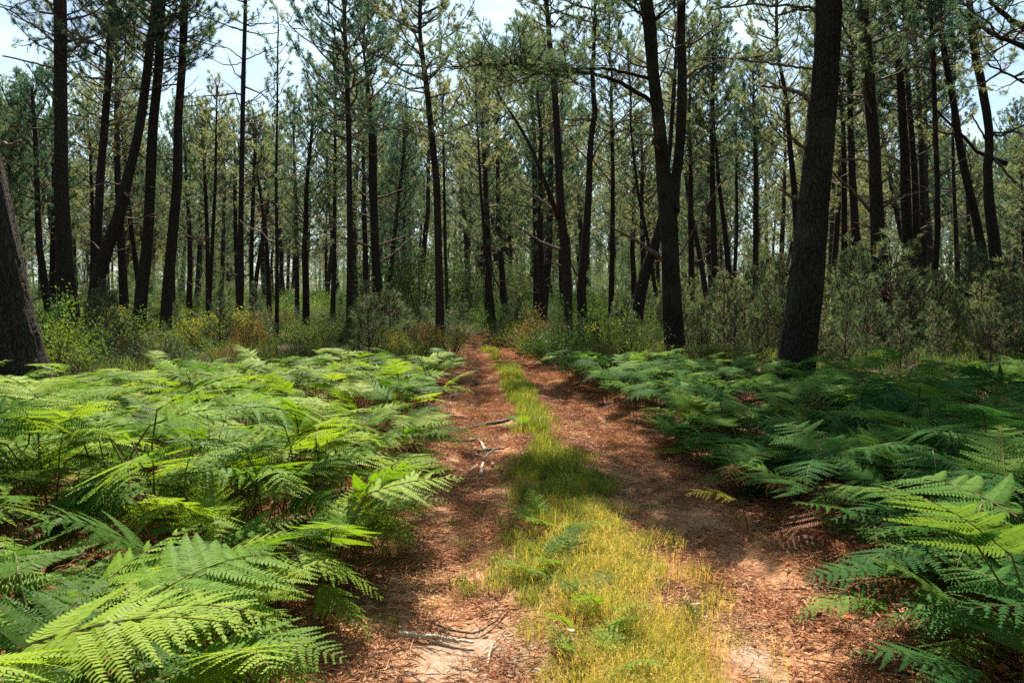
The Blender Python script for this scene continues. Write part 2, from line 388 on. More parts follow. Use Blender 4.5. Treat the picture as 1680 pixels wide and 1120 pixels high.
def live_branch(L, rng, n=12, nlen=.15, nw=.009, twig_step=.17, curve=.35, spread=.38, cones=0):
    wood = MB(); m = 9
    s = np.linspace(0, 1, m)
    wob = np.cumsum(rng.normal(0, .035, m)) * L
    el = rng.uniform(-.05, .22)
    main = np.stack([L * s * (1 - .08 * s), wob, L * (el * s + curve * s ** 2.2) + np.cumsum(rng.normal(0, .012, m)) * L], -1)
    main[0] = 0
    wood.tube(main, .008 + .013 * L * (1 - s) ** 1.1, 4)
    tp, td = [], []
    def along(pts, t):
        f = t * (len(pts) - 1); i = min(int(f), len(pts) - 2); return pts[i] + (pts[i + 1] - pts[i]) * (f - i), unit(pts[i + 1] - pts[i])
    t = .28; side = 1
    while t < 1:
        p, d = along(main, t)
        tl = (spread * L * (1.05 - t) ** .6 + .14) * rng.uniform(.6, 1.15)
        lat = np.cross(d, [0, 0, 1.0]); lat = unit(lat)
        di = unit(d * rng.uniform(.5, 1.0) + lat * side * rng.uniform(.5, 1.0) + np.array([0, 0, rng.uniform(-.1, .45)]))
        q = p + di * tl * .55; e = q + unit(di + np.array([0, 0, .35])) * tl * .45
        wood.add(*twig3(p, e, .007, .003))
        pts = np.array([p, q, e]); u = .60
        while u <= 1.0:
            a, b = along(pts, min(u, .999)); tp.append(a + rng.normal(0, .015, 3)); td.append(b)
            if tl > .3 and rng.random() < .7:
                sd = unit(b + rng.normal(0, .8, 3)); tp.append(a + sd * rng.uniform(.08, .2)); td.append(sd)
            u += .085 / tl
        side = -side; t += twig_step / L * rng.uniform(.6, 1.3)
    for k in range(3):
        a, b = along(main, 1 - .04 * k - 1e-3); tp.append(a); td.append(b)
    NV, NT = needles(np.array(tp), np.array(td), n, nlen, nw, rng)
    for k in range(cones):
        a, b = along(main, rng.uniform(.4, .95)); c = a + np.array([0, 0, .02])
        wood.tube(np.array([c, c + [0, 0, .035], c + [0, 0, .07], c + [.0, 0, .10]]), [.012, .03, .025, .006], 5)
    WV, WT, WQ, _, _ = wood.arrays()
    return dict(L=L, W=(WV, WT, WQ), N=(NV, NT))

_rb = np.random.default_rng(11)
BR_HI = [live_branch(l, _rb, n=14, nw=.010, cones=int(l > 1.5) * 2) for l in (.8, .8, 1.2, 1.2, 1.7, 1.7, 1.7, 2.3, 2.3, 2.3, 3.0, 3.0)]
BR_LO = [live_branch(l, _rb, n=16, nlen=.16, nw=.016, twig_step=.21) for l in (.8, .8, 1.3, 1.3, 1.8, 1.8, 2.4, 2.4, 3.0)]
BR_SHADE = [live_branch(l, _rb, n=22, nw=.014) for l in (.8, 1.2, 1.7, 2.2)]
BR_TOP = [live_branch(l, _rb, n=8, nlen=.17, nw=.030, twig_step=.23) for l in (.8, 1.3, 1.8, 1.8, 2.4, 2.4, 3.0)]
BR_YOUNG = [live_branch(l, _rb, n=11, nlen=.11, nw=.007, twig_step=.13, curve=.5, spread=.30) for l in (.3, .3, .5, .5, .75, .75, 1.0, 1.0)]

def place_branch(wood, nee, protos, L, base, az, el, rng, roll=0):
    best = sorted(protos, key=lambda b: abs(b['L'] - L) + rng.random() * .25)[0]
    s = L / best['L']
    R = np.array(Matrix.Rotation(az, 3, 'Z') @ Matrix.Rotation(-el, 3, 'Y') @ Matrix.Rotation(roll, 3, 'X')) * s
    V, T, Q = best['W']; wood.add(V @ R.T + base, T, Q)
    V, T = best['N']; nee.add(V @ R.T + base, T)

def dead_branch_pts(L, rng, droop=-.1):
    m = 7; s = np.linspace(0, 1, m)
    p = np.stack([L * s, np.cumsum(rng.normal(0, .04, m)) * L, L * (droop * s + rng.uniform(-.1, .45) * s ** 2) + np.cumsum(rng.normal(0, .025, m)) * L], -1)
    p[0] = 0
    return p

def crown(axis_fn, zc, H, R, rng, protos, step=.55, per=(3, 5), wood=None, nee=None, skip=None, ztop=1e9):
    wood = wood or MB(); nee = nee or MB()
    z = zc
    while z < H - .15:
        u = (z - zc) / (H - zc)
        prof = (math.sin(math.pi * min(1, .22 + .72 * u))) ** .65
        a0 = rng.uniform(0, 6.28); k = rng.integers(per[0], per[1] + 1)
        for j in range(k):
            L = max(.35, R * prof * rng.uniform(.55, 1.15))
            az = a0 + j * 6.283 / k + rng.normal(0, .3)
            b = axis_fn(z + rng.normal(0, .12))
            if skip and skip(b, az, L): continue
            place_branch(wood, nee, protos if z < ztop else BR_TOP, L, b, az, rng.uniform(.0, .25) + .75 * u ** 1.5, rng, rng.normal(0, .25))
        z += step * rng.uniform(.7, 1.3) * (1.1 - .45 * u)
    place_branch(wood, nee, protos, .7, axis_fn(H - .1), 0, 1.5, rng)
    return wood, nee

def trunk_mesh(pts, rad, sides, rng, mat, bark=.05, name='trunk', ring=.25, kz=3.0, kt=None):
    """resample the centre line into rings and roughen them into bark ridges"""
    pts = np.asarray(pts, float); rad = np.asarray(rad, float)
    seg = np.r_[0, np.cumsum(np.linalg.norm(np.diff(pts, axis=0), axis=1))]
    st = [0.0]
    while st[-1] < seg[-1]:
        zz = np.interp(st[-1], seg, pts[:, 2]); yy = np.interp(st[-1], seg, pts[:, 1])
        vis = zz < CAMZ + HY / F * yy + .6
        st.append(st[-1] + (ring if vis else max(ring * 3, .5)))
    st = np.array(st[:-1] + [seg[-1]])
    # smooth interpolation (Catmull-like through box smoothing)
    fine = np.linspace(0, seg[-1], 260)
    c = np.stack([np.interp(fine, seg, pts[:, k]) for k in range(3)], -1)
    r = np.interp(fine, seg, rad)
    ker = np.ones(9) / 9
    cp = np.stack([np.convolve(np.pad(c[:, k], 4, 'edge'), ker, 'valid') for k in range(3)], -1); cp[0] = c[0]; cp[-1] = c[-1]
    rp = np.convolve(np.pad(r, 4, 'edge'), ker, 'valid')
    C = np.stack([np.interp(st, fine, cp[:, k]) for k in range(3)], -1); Rr = np.interp(st, fine, rp)
    n = len(st); a = np.arange(sides) * 2 * math.pi / sides
    t = unit(np.gradient(C, axis=0)); u = unit(np.cross(t, [0, 1.0, .01])); v = np.cross(t, u)
    A, S = np.meshgrid(a, st)
    kt = kt or max(3, sides // 5)
    s0 = rng.integers(0, 900)
    # wrap-free ridges: noise on the cylinder through cos/sin offsets
    g = fbm(np.cos(A) * kt * .9 + 7 + S * .15, np.sin(A) * kt * .9 + S * kz * .55, s0, 3)
    g2 = vnoise(np.cos(A) * 1.2 + 3, np.sin(A) * 1.2 + S * .8, s0 + 5)
    rr = Rr[:, None] * (1 + bark * 2.4 * (g - .5) + .10 * (g2 - .5))
    V = C[:, None, :] + rr[..., None] * (np.cos(A)[..., None] * u[:, None, :] + np.sin(A)[..., None] * v[:, None, :])
    i = np.arange(n - 1)[:, None] * sides; j = np.arange(sides)[None, :]; k = (j + 1) % sides
    Q = np.stack([i + k, i + j, i + sides + j, i + sides + k], -1).reshape(-1, 4)
    V = np.vstack([V.reshape(-1, 3), C[-1]])
    jj = np.arange(sides); T = np.stack([(n - 1) * sides + (jj + 1) % sides, (n - 1) * sides + jj, np.full(sides, n * sides)], -1)
    return mesh_np(name, V, T, Q, [mat], smooth=True)

# ------------------------------------------------------------------ the pines traced from the photograph
DEADP = []
for k in range(10):
    rg = np.random.default_rng(60 + k); mb = MB(); pth = dead_branch_pts(1.0, rg, rg.uniform(-.15, .2))
    mb.tube(pth, np.linspace(.022, .005, 7), 5)
    for q in range(rg.integers(2, 5)):
        i = rg.integers(2, 6); dr = unit(np.array([.6, rg.choice([-1, 1]) * .6, rg.normal(0, .3)])); l = rg.uniform(.12, .35)
        mb.tube(np.array([pth[i], pth[i] + dr * l * .6, pth[i] + dr * l + [0, 0, rg.normal(0, .03)]]), [.008, .005, .002], 3)
    DEADP.append((mb.mesh('branch', [M_TWIG]), mb.mesh('branch', [M_DEADB])))

def pine(trace, d, label, H=16.0, cb=7.0, R=2.2, dead=6, sides=16, ring=.25, bark=.05, mat=None, limbs=(), branches=(),
         seed=0, group='pines standing near the track', lobr=True, dead_lo=1.6, flare=1.22, crown_skip=None, step=.55, per=(4, 5), topr=.035, name='pine_tree'):
    """trace: (px, py, width px) from top to bottom, d metres away"""
    rng = np.random.default_rng(1000 + seed)
    tr = sorted(trace, key=lambda t: -t[1])                       # bottom first
    pts = [P(x, y, d) for x, y, _ in tr]; rad = [wd / F * d / 2 for _, _, wd in tr]
    b = pts[0]
    if len(pts) > 1: dirb = (pts[1] - pts[0]) / (pts[1][2] - pts[0][2])
    z0 = float(gz(b[0], b[1])) - .12
    if b[2] > z0 + .1:
        nb = b - dirb * (b[2] - z0); pts.insert(0, nb); rad.insert(0, rad[0] * flare)
    base = pts[0].copy()
    top = pts[-1]; dz = min(3.0, top[2] - pts[0][2]); ref = pts[-2]
    dirt = (top - ref) / max(.2, (top[2] - ref[2])); dirt[1] = rng.normal(0, .02)
    if H > top[2] + .3:
        n = 4
        for k in range(1, n + 1):
            f = k / n; h = (H - top[2]) * f
            pts.append(top + np.array([dirt[0] * h * (1 - .45 * f) + rng.normal(0, .05), dirt[1] * h, h]))
            rad.append(rad[len(tr) - 1 if b[2] <= z0 + .1 else len(tr)] * (1 - f) + topr * f)
    else: H = top[2]
    for k in range(1, len(pts) - 1):                              # slight sway in depth
        pts[k][1] += .12 * math.sin(pts[k][2] * .5 + seed)
    pts = np.array(pts); rad = np.array(rad)
    root = tag(obj(name, None, loc=tuple(base)), label, 'pine tree', group)
    loc = pts - base
    obj('trunk', trunk_mesh(loc, rad, sides, rng, mat or M_BARK, bark, ring=ring), root)
    def ax(z):
        return np.array([np.interp(z, pts[:, 2], loc[:, 0]), np.interp(z, pts[:, 2], loc[:, 1]), z - base[2]])
    wood, nee = MB(), MB(); ZT = CAMZ + HY / F * d + .9
    for lb in limbs:                                              # forked stems: same kind of trace, own crown
        lt = sorted(lb['trace'], key=lambda t: -t[1])
        lp = [P(x, y, d + lb.get('dd', 0)) for x, y, _ in lt]; lr = [wd / F * d / 2 for _, _, wd in lt]
        lp[0][1] = d; lH = lb.get('H', H - 1)
        tdir = (lp[-1] - lp[-2]) / max(.2, lp[-1][2] - lp[-2][2])
        if lH > lp[-1][2] + .3:
            hh = lH - lp[-1][2]
            for f in (.33, .66, 1): lp.append(lp[len(lt) - 1] + np.array([tdir[0] * hh * f * .7, tdir[1] * hh * f, hh * f])); lr.append(lr[len(lt) - 1] * (1 - f) + .03 * f)
        lp = np.array(lp); lr = np.array(lr)
        obj('limb', trunk_mesh(lp - base, lr, sides, rng, mat or M_BARK, bark, 'limb', ring), root)
        lcb = lb.get('cb', cb)
        def lax(z, lp=lp): return np.array([np.interp(z, lp[:, 2], lp[:, 0]), np.interp(z, lp[:, 2], lp[:, 1]), z]) - base
        if lH > lcb + .6:
            crown(lax, lcb, lH, lb.get('R', R), rng, BR_LO if lobr else BR_HI, step, per, wood, nee, ztop=ZT)
    if H > cb + .8:
        crown(ax, cb, H, R, rng, BR_LO if lobr else BR_HI, step, per, wood, nee, skip=crown_skip, ztop=ZT)
    # branches traced one by one, plus unseen boughs added to cast shade: dict(p=[(px,py,w)...] from the trunk outwards, dd=depth change at tip, live=bool)
    for br in branches:
        q = br['p']; m = len(q); dd = br.get('dd', 0)
        bp = np.array([P(x, y, d + dd * k / (m - 1)) for k, (x, y, _) in enumerate(q)]); brr = np.array([wd / F * d / 2 * .85 for _, _, wd in q])
        a0 = ax(bp[0][2]) + base; bp[:, 1] += a0[1] - d + .03; tr_ = np.interp(bp[0][2], pts[:, 2], rad)
        if abs(a0[0] - bp[0][0]) < tr_ * 1.7 + .02:
            bp = np.vstack([a0 - [0, 0, abs(a0[0] - bp[0][0]) * .3], bp]); brr = np.r_[brr[0] * 1.25, brr]; m += 1
        f = np.linspace(0, m - 1, m * 4); bs = np.stack([np.interp(f, np.arange(m), bp[:, k]) for k in range(3)], -1)
        bs[1:-1] = (bs[:-2] + bs[1:-1] + bs[2:]) / 3; bs[1:-1] += rng.normal(0, .012, (len(bs) - 2, 3)); rs = np.interp(f, np.arange(m), brr)
        mb = MB(); mb.tube(bs - base, rs, 8)
        bo = obj('branch', mb.mesh('branch', [br.get('mat', M_TWIG if br.get('live') else M_DEADB)], True), root)
        if br.get('live'):
            w2, n2 = MB(), MB(); L0 = np.linalg.norm(bp[-1] - bp[0])
            for k in range(br.get('n', 10)):
                t = rng.uniform(br.get('t0', .35), 1); i = int(t * (len(bs) - 1)); c = bs[i] - base
                place_branch(w2, n2, BR_SHADE if br.get('shade') else BR_HI, rng.uniform(.5, 1.25) * br.get('s', 1), c, rng.uniform(0, 6.28), rng.uniform(-.9, .75), rng, rng.uniform(-1.6, 1.6))
            tw = w2.mesh('twig', [M_TWIG]); obj('twig', tw, bo); obj('needles', n2.mesh('needles', [M_NEEDLE]), bo)
    for k in range(dead):
        z = rng.uniform(dead_lo, max(dead_lo + 1, min(cb + .5, CAMZ + HY / F * d)))
        c = ax(z); me = DEADP[rng.integers(0, 10)][0 if rng.random() < .8 else 1]
        az = rng.choice([rng.normal(0, .9), rng.normal(math.pi, .9)])
        obj('branch', me, root, tuple(c), (rng.normal(0, .4), -rng.normal(.18, .28), az), rng.uniform(.7, 1.9))
    if wood.n:
        obj('crown_wood', wood.mesh('crown_wood', [M_TWIG]), root)
        obj('crown', nee.mesh('crown', [M_NEEDLE]), root)
    return root

G1 = 'tall pines along the left side'; G2 = 'tall pines in the middle of the wood'; G3 = 'tall pines on the right side'
# left
pine([(-82, 100, 78), (-62, 200, 80), (-43, 300, 84), (-27, 400, 88), (-11, 500, 94), (4, 560, 102), (13, 610, 112)], 10.5,
     'massive dark pine trunk cut by the left edge, flared base behind the ferns', H=15, cb=9.5, R=2.2, dead=0, sides=56, ring=.045, bark=.09, seed=1, group=G1, mat=M_BARK,
     branches=[dict(p=[(-30, 236, 9), (0, 236, 8), (16, 234, 7), (28, 229, 5)], dd=-.4)], flare=1.15)
pine([(96, 0, 20), (102, 150, 19), (104, 300, 21), (106, 407, 24), (110, 487, 32)], 22, 'thick straight pine trunk beside the yellow-green bush at far left',
     H=15.5, cb=8.2, R=2.7, dead=8, sides=28, ring=.1, seed=2, group=G1, dead_lo=5,
     branches=[dict(p=[(92, 70, 5), (60, 45, 4), (20, 20, 3), (-20, 0, 2)], live=True, n=12), dict(p=[(112, 50, 4), (150, 70, 3), (200, 85, 2)], live=True, n=6)])
pine([(185, 0, 11), (175, 129, 11), (165, 300, 13), (162, 407, 14), (161, 487, 16)], 30, 'slender pine crossed by the leaning trunk, second from left of the big trunks',
     H=17, cb=8.2, R=2.8, dead=8, sides=18, ring=.15, seed=3, group=G1, dead_lo=5,
     branches=[dict(p=[(176, 130, 5), (140, 126, 4.5), (100, 114, 4), (50, 101, 3.5), (0, 90, 3)], dd=-1, mat=M_TWIG), dict(p=[(178, 128, 3), (215, 125, 3), (245, 128, 2)], mat=M_TWIG)])
pine([(257, 0, 12), (245, 80, 13), (237, 134, 14), (228, 200, 14), (214, 268, 15), (206, 300, 17), (197, 350, 19), (177, 407, 20), (163, 460, 22), (153, 520, 21), (146, 560, 18)], 27,
     'strongly leaning pine trunk crossing in front of the slender straight one', H=17.5, cb=8.6, R=2.8, dead=8, sides=24, ring=.1, seed=4, group=G1, dead_lo=3)
pine([(267, 0, 13), (262, 107, 14), (250, 200, 15), (244, 300, 16), (242, 380, 17), (238, 430, 18), (233, 480, 20), (230, 545, 21)], 27.5,
     'gently curved pine trunk just right of the strongly leaning one', H=18, cb=9.4, R=2.5, dead=8, sides=22, ring=.12, seed=5, group=G1, dead_lo=4)
pine([(304, 0, 12), (302, 100, 12), (293, 200, 13), (290, 300, 15), (281, 380, 16), (277, 430, 17), (273, 480, 18), (271, 545, 19)], 28,
     'bent pine trunk at the left edge of the open patch of sky', H=18, cb=9.9, R=2.1, dead=7, sides=22, ring=.12, seed=6, group=G1, dead_lo=4,
     branches=[dict(p=[(306, 15, 3.5), (335, 28, 3), (370, 42, 2), (400, 50, 1.5)], mat=M_TWIG), dict(p=[(303, 62, 3), (330, 70, 2.5), (370, 80, 1.5)], mat=M_TWIG)])
pine([(192, 120, 7), (193, 200, 9), (195, 300, 10), (197, 345, 12), (202, 500, 14)], 36, 'reddish pine trunk in the gap between leaning and curved trunks', H=15, cb=7.5, R=2.2, dead=7, sides=14, seed=7, group=G1, dead_lo=3)
pine([(401, 0, 6), (399, 150, 7.5), (398, 300, 8), (396, 380, 9), (394, 460, 11), (392, 535, 11)], 28, 'straight thin pine standing alone against the open sky above orange bush',
     H=16, cb=11.4, R=1.6, dead=16, sides=14, ring=.15, seed=8, group=G1, dead_lo=4.5,
     branches=[dict(p=[(402, 50, 3), (430, 56, 2.2), (455, 52, 1.5)], mat=M_TWIG, live=True, n=2, s=.6), dict(p=[(402, 98, 2.5), (430, 85, 2), (465, 72, 1.3)], mat=M_TWIG, live=True, n=3, s=.6), dict(p=[(401, 175, 2.5), (425, 155, 2), (452, 135, 1.2)], mat=M_TWIG),
               dict(p=[(398, 50, 2.5), (370, 40, 2), (345, 28, 1.2)], mat=M_TWIG), dict(p=[(398, 98, 2.5), (372, 78, 2), (340, 66, 1.2)], mat=M_TWIG), dict(p=[(398, 103, 2), (372, 107, 2), (345, 96, 1)], mat=M_TWIG)])
pine([(454, 60, 2.5), (454, 150, 3.5), (454, 300, 4.5), (456, 400, 6), (454, 540, 7)], 28, 'very thin pine pole right of the lone straight pine', H=11.5, cb=5.5, R=1.1, dead=10, sides=10, seed=9, group=G1, dead_lo=3, step=.9, per=(2, 3), topr=.02)
# middle
pine([(565, 30, 6), (569, 150, 8), (572, 250, 8.5), (573, 300, 9), (575, 400, 9.5), (574.6, 500, 11), (574, 556, 13)], 28, 'slim straight pine trunk rooted in the bushes left of centre',
     H=14.5, cb=7.2, R=3.0, dead=8, sides=16, ring=.15, seed=10, group=G2, dead_lo=2.5,
     branches=[dict(p=[(570, 90, 4), (540, 85, 3), (500, 65, 2.5), (465, 30, 2)], live=True, n=8), dict(p=[(572, 195, 3), (540, 180, 3), (510, 150, 2), (495, 110, 1.5)], live=True, n=6)])
pine([(604, 150, 6), (608, 200, 10), (611, 230, 14), (611, 300, 14), (615, 400, 13), (617.6, 450, 14), (622, 490, 18)], 34, 'sturdy pine with bare outstretched limbs, left of the centre trunk',
     H=14, cb=8.0, R=2.8, dead=5, sides=18, seed=11, group=G2, dead_lo=5,
     branches=[dict(p=[(618, 325, 5), (640, 318, 4), (662, 310, 3)], mat=M_TWIG), dict(p=[(620, 403, 4), (645, 394, 3.5), (670, 385, 2.5)]), dict(p=[(622, 432, 4.5), (648, 415, 3.5), (668, 396, 2.5)]),
               dict(p=[(610, 358, 4), (590, 350, 3), (572, 345, 2.5)], mat=M_TWIG), dict(p=[(608, 405, 5), (585, 397, 4), (560, 390, 3)], mat=M_TWIG), dict(p=[(606, 300, 5), (590, 275, 4), (575, 262, 3), (540, 240, 2)], mat=M_TWIG)])
pine([(690, 0, 5.5), (689, 50, 6.5), (694, 100, 8), (699, 130, 9), (706, 200, 10), (716, 300, 11.5), (718.6, 400, 12), (721.5, 500, 13.5), (722, 563, 16)], 26,
     'tall clean pine trunk in the centre at the left of the track', H=15.5, cb=8.2, R=2.8, dead=5, sides=24, ring=.1, seed=12, group=G2, dead_lo=5.5,
     branches=[dict(p=[(694, 132, 5), (660, 115, 4), (610, 88, 3.5), (570, 50, 3), (555, 35, 2)], live=True, n=9), dict(p=[(688, 55, 5), (660, 40, 4), (620, 18, 3), (590, -10, 2)], live=True, n=8),
               dict(p=[(704, 128, 5), (725, 108, 4), (745, 80, 3), (752, 40, 2)], live=True, n=9), dict(p=[(712, 198, 3), (740, 180, 2.5), (757, 150, 2)], live=True, n=4), dict(p=[(714, 224, 3), (750, 212, 2.5), (790, 188, 2), (805, 175, 1.5)], live=True, n=5),
               dict(p=[(701, 200, 3), (670, 200, 2.5), (640, 210, 2)], live=True, n=5, dd=-1), dict(p=[(704, 223, 3.5), (660, 214, 3), (600, 200, 2.5), (560, 180, 2)], live=True, n=7), dict(p=[(700, 182, 3), (665, 175, 2.5), (625, 165, 2)], live=True, n=6)])
pine([(727, 200, 3), (729, 300, 4.5), (730, 400, 5), (734, 515, 7)], 42, 'thin pine close behind the right side of the centre trunk', H=13, cb=7, R=2.0, dead=4, sides=10, seed=13, group=G2)
pine([(783, 200, 3), (788, 300, 4.5), (796, 400, 5.5), (802, 450, 6), (811, 535, 7)], 34, 'thin pine leaning left above the bright bush at the track bend', H=12, cb=7, R=1.8, dead=5, sides=10, seed=14, group=G2)
pine([(816, 250, 6), (818, 370, 8), (822.5, 430, 9.5), (827, 505, 12)], 42, 'dark upright pine straight above the end of the track', H=14, cb=7.5, R=2.4, dead=6, sides=12, seed=15, group=G2,
     branches=[dict(p=[(818, 470, 4), (808, 450, 3), (806, 418, 2)], mat=M_TWIG)])
pine([(872, 150, 5), (876, 215, 6), (877.5, 300, 9), (880, 400, 10), (880, 505, 12)], 37, 'upright pine between the track end and the forked pair', H=14, cb=8, R=2.2, dead=8, sides=14, seed=16, group=G2)
pine([(896, 0, 7), (900, 50, 8), (906, 107, 9.5), (910, 150, 10), (914, 200, 11), (916, 250, 12), (918, 300, 13), (920, 350, 14), (926, 400, 15), (930, 450, 15), (932, 505, 14)], 26,
     'dark pine with a big limb sweeping up left, left one of the close pair', H=15, cb=8.6, R=2.2, dead=6, sides=22, ring=.12, seed=17, group=G2, dead_lo=6,
     limbs=[dict(trace=[(818, 155, 3.5), (840, 188, 4.5), (872, 241, 5.5), (880, 263, 6), (895, 300, 7), (919, 355, 8)], dd=-.8, H=9.0, cb=7.2, R=1.6)],
     branches=[dict(p=[(914, 350, 5), (885, 325, 4), (860, 312, 3), (830, 295, 2)]), dict(p=[(917, 408, 5), (890, 398, 4), (870, 385, 3), (845, 368, 2.5)]), dict(p=[(928, 440, 3.5), (918, 435, 3), (905, 428, 2)])])
pine([(976, 0, 5), (974, 80, 6), (971, 120, 7.5), (974, 160, 8), (977, 190, 9), (971, 215, 9), (968, 250, 10), (967, 300, 11), (964.6, 350, 12), (960.5, 400, 12), (956.5, 440, 13), (954, 470, 14), (955, 512, 16)], 26.3,
     'wavy pine trunk with thin rising branch, right one of the close pair', H=15, cb=9.3, R=2.2, dead=3, sides=20, ring=.12, seed=18, group=G2, dead_lo=7,
     branches=[dict(p=[(970, 262, 5), (985, 232, 3.5), (1010, 205, 3), (1045, 170, 2.5), (1060, 155, 1.5)], mat=M_TWIG), dict(p=[(966, 262, 4), (950, 245, 3), (935, 230, 2)], mat=M_TWIG), dict(p=[(952, 458, 5), (940, 440, 4), (936, 425, 3)], mat=M_TWIG)])
# the big fork right of centre
pine([(1058, 0, 21), (1066, 50, 22), (1069, 107, 20), (1076, 160, 20), (1081, 200, 21), (1086, 250, 23), (1091, 300, 26), (1098, 345, 31), (1101, 400, 29), (1102.5, 450, 30), (1104, 500, 32), (1108, 560, 34), (1109, 578, 36)], 20,
     'big dark forked pine with two stems and a long limb reaching left over the track', H=14, cb=8.4, R=2.3, dead=5, sides=40, ring=.06, bark=.05, mat=M_BARKM, seed=19, group=G2, dead_lo=5, lobr=False,
     limbs=[dict(trace=[(1119, 0, 13), (1116, 50, 14), (1119, 100, 15), (1119, 160, 16), (1117, 220, 17), (1112, 270, 17), (1106, 310, 18), (1100, 350, 20)], dd=.4, H=13.5, cb=9.8, R=2.2)],
     branches=[dict(p=[(1068, 167, 9), (1038, 146, 9), (1001, 128, 8), (974, 121, 7), (934, 118, 7), (915, 111, 7), (860, 106, 5), (800, 106, 4), (745, 110, 2.5)], dd=-1.0, live=True, n=85, t0=.60, s=1.0, mat=M_BARK),
               dict(p=[(1064, 131, 7), (1030, 120, 6.5), (990, 112, 6), (955, 114, 5), (925, 113, 4)], dd=-.5, live=True, n=5, t0=.8, s=.8, mat=M_BARK),
               dict(p=[(1062, 34, 8), (1045, 20, 6), (1020, 2, 5)], live=True, n=5, mat=M_BARK),
               dict(p=[(1093, 433, 9), (1080, 417, 8), (1057, 402, 7), (1035, 388, 6), (1012, 376, 4), (1000, 371, 3)], dd=-.6),
               dict(p=[(1074, 222, 4), (1055, 220, 3), (1033, 219, 2)], mat=M_TWIG),
               dict(p=[(1122, 80, 5), (1140, 70, 4.5), (1165, 55, 4), (1183, 38, 3)], mat=M_TWIG), dict(p=[(1122, 130, 5), (1145, 112, 4), (1190, 100, 3.5), (1250, 93, 3)], live=True, n=5, mat=M_TWIG, t0=.6),
               dict(p=[(1110, 430, 4), (1130, 395, 3), (1160, 340, 2.5), (1185, 300, 2)], mat=M_TWIG), dict(p=[(1078, 30, 6), (1095, 15, 5), (1110, 0, 4)], mat=M_BARK),
               dict(p=[(1082, 130, 4), (1100, 80, 3), (1108, 40, 2)], mat=M_TWIG)])
pine([(1087, 340, 9), (1082, 375, 14), (1076, 402, 16), (1062, 434, 18), (1054, 470, 19), (1049, 498, 20)], 28, 'stout leaning pine lit on its left, behind the forked pine', H=13.5, cb=8, R=2.2, dead=2, sides=18, seed=20, group=G2,
     branches=[dict(p=[(1066, 410, 4), (1078, 388, 4), (1090, 368, 4)])])
pine([(1003, 150, 5), (1005, 300, 7), (1004, 400, 8), (1003, 500, 10)], 34, 'upright pine right of the wavy trunk, bushy young pines at its foot', H=14, cb=6.5, R=2.2, dead=5, sides=12, seed=21, group=G2)
pine([(1040, 250, 4), (1046, 313, 5), (1062, 394, 6), (1075, 480, 7)], 33, 'thin crooked pine leaning left just left of the forked pine', H=12, cb=7.5, R=1.8, dead=5, sides=10, seed=22, group=G2)
# right
pine([(1364, 0, 41), (1361, 50, 41), (1359, 100, 41), (1353, 150, 43), (1348, 200, 46), (1343, 250, 46), (1338, 300, 47), (1330, 350, 49), (1325, 400, 50), (1319.6, 450, 52), (1314, 500, 54), (1306, 550, 56), (1301, 600, 60)], 13,
     'biggest pine, thick leaning trunk with broken stubs on its left side', H=15, cb=7.0, R=3.5, per=(5, 6), step=.5, dead=0, sides=72, ring=.035, bark=.075, mat=M_BARKM, seed=23, group=G3, lobr=False,
     branches=[dict(p=[(1334, 168, 10), (1318, 153, 9), (1303, 146, 8), (1280, 142, 6), (1250, 141, 4)], dd=-.3), dict(p=[(1332, 248, 8), (1310, 236, 8), (1297, 224, 6), (1288, 222, 4), (1273, 210, 3)], dd=-.2, mat=M_TWIG),
               dict(p=[(1322, 338, 9), (1305, 326, 8), (1290, 318, 7), (1277, 311, 5)], dd=-.2), dict(p=[(1338, 112, 5), (1300, 107, 5), (1250, 100, 4), (1215, 93, 3.5), (1160, 92, 2.5)], live=True, n=3, t0=.8, s=.6, mat=M_TWIG),
               dict(p=[(1345, 10, 6), (1290, 4, 5), (1220, 4, 4), (1170, 12, 3)], live=True, n=6, t0=.7, s=.6, mat=M_TWIG), dict(p=[(1352, 12, 6), (1310, 12, 5), (1280, 20, 4)], mat=M_TWIG),
               dict(p=[(1358, 178, 6), (1375, 165, 5), (1388, 156, 4), (1410, 162, 3)], dd=-.3, mat=M_TWIG),
               dict(p=[(1370, -90, 16), (1250, -190, 13), (1120, -250, 10), (960, -300, 8), (820, -330, 6), (720, -340, 4)], dd=3.0, live=True, n=150, shade=True, t0=.25, s=1.7, mat=M_BARK),  # unseen bough added above the frame to shade the track
               dict(p=[(1370, -160, 14), (1270, -280, 12), (1150, -340, 9), (1010, -400, 5)], dd=.2, live=True, n=120, shade=True, t0=.25, s=1.7, mat=M_BARK),  # second added bough out of view, thickens the shade band
               dict(p=[(1368, -60, 12), (1450, -160, 10), (1560, -240, 7)], dd=-2.2, live=True, n=75, t0=.3, s=1.7, mat=M_BARK), dict(p=[(1355, 352, 4), (1370, 351, 3)])])  # first bough here is added out of view to shade the right ferns
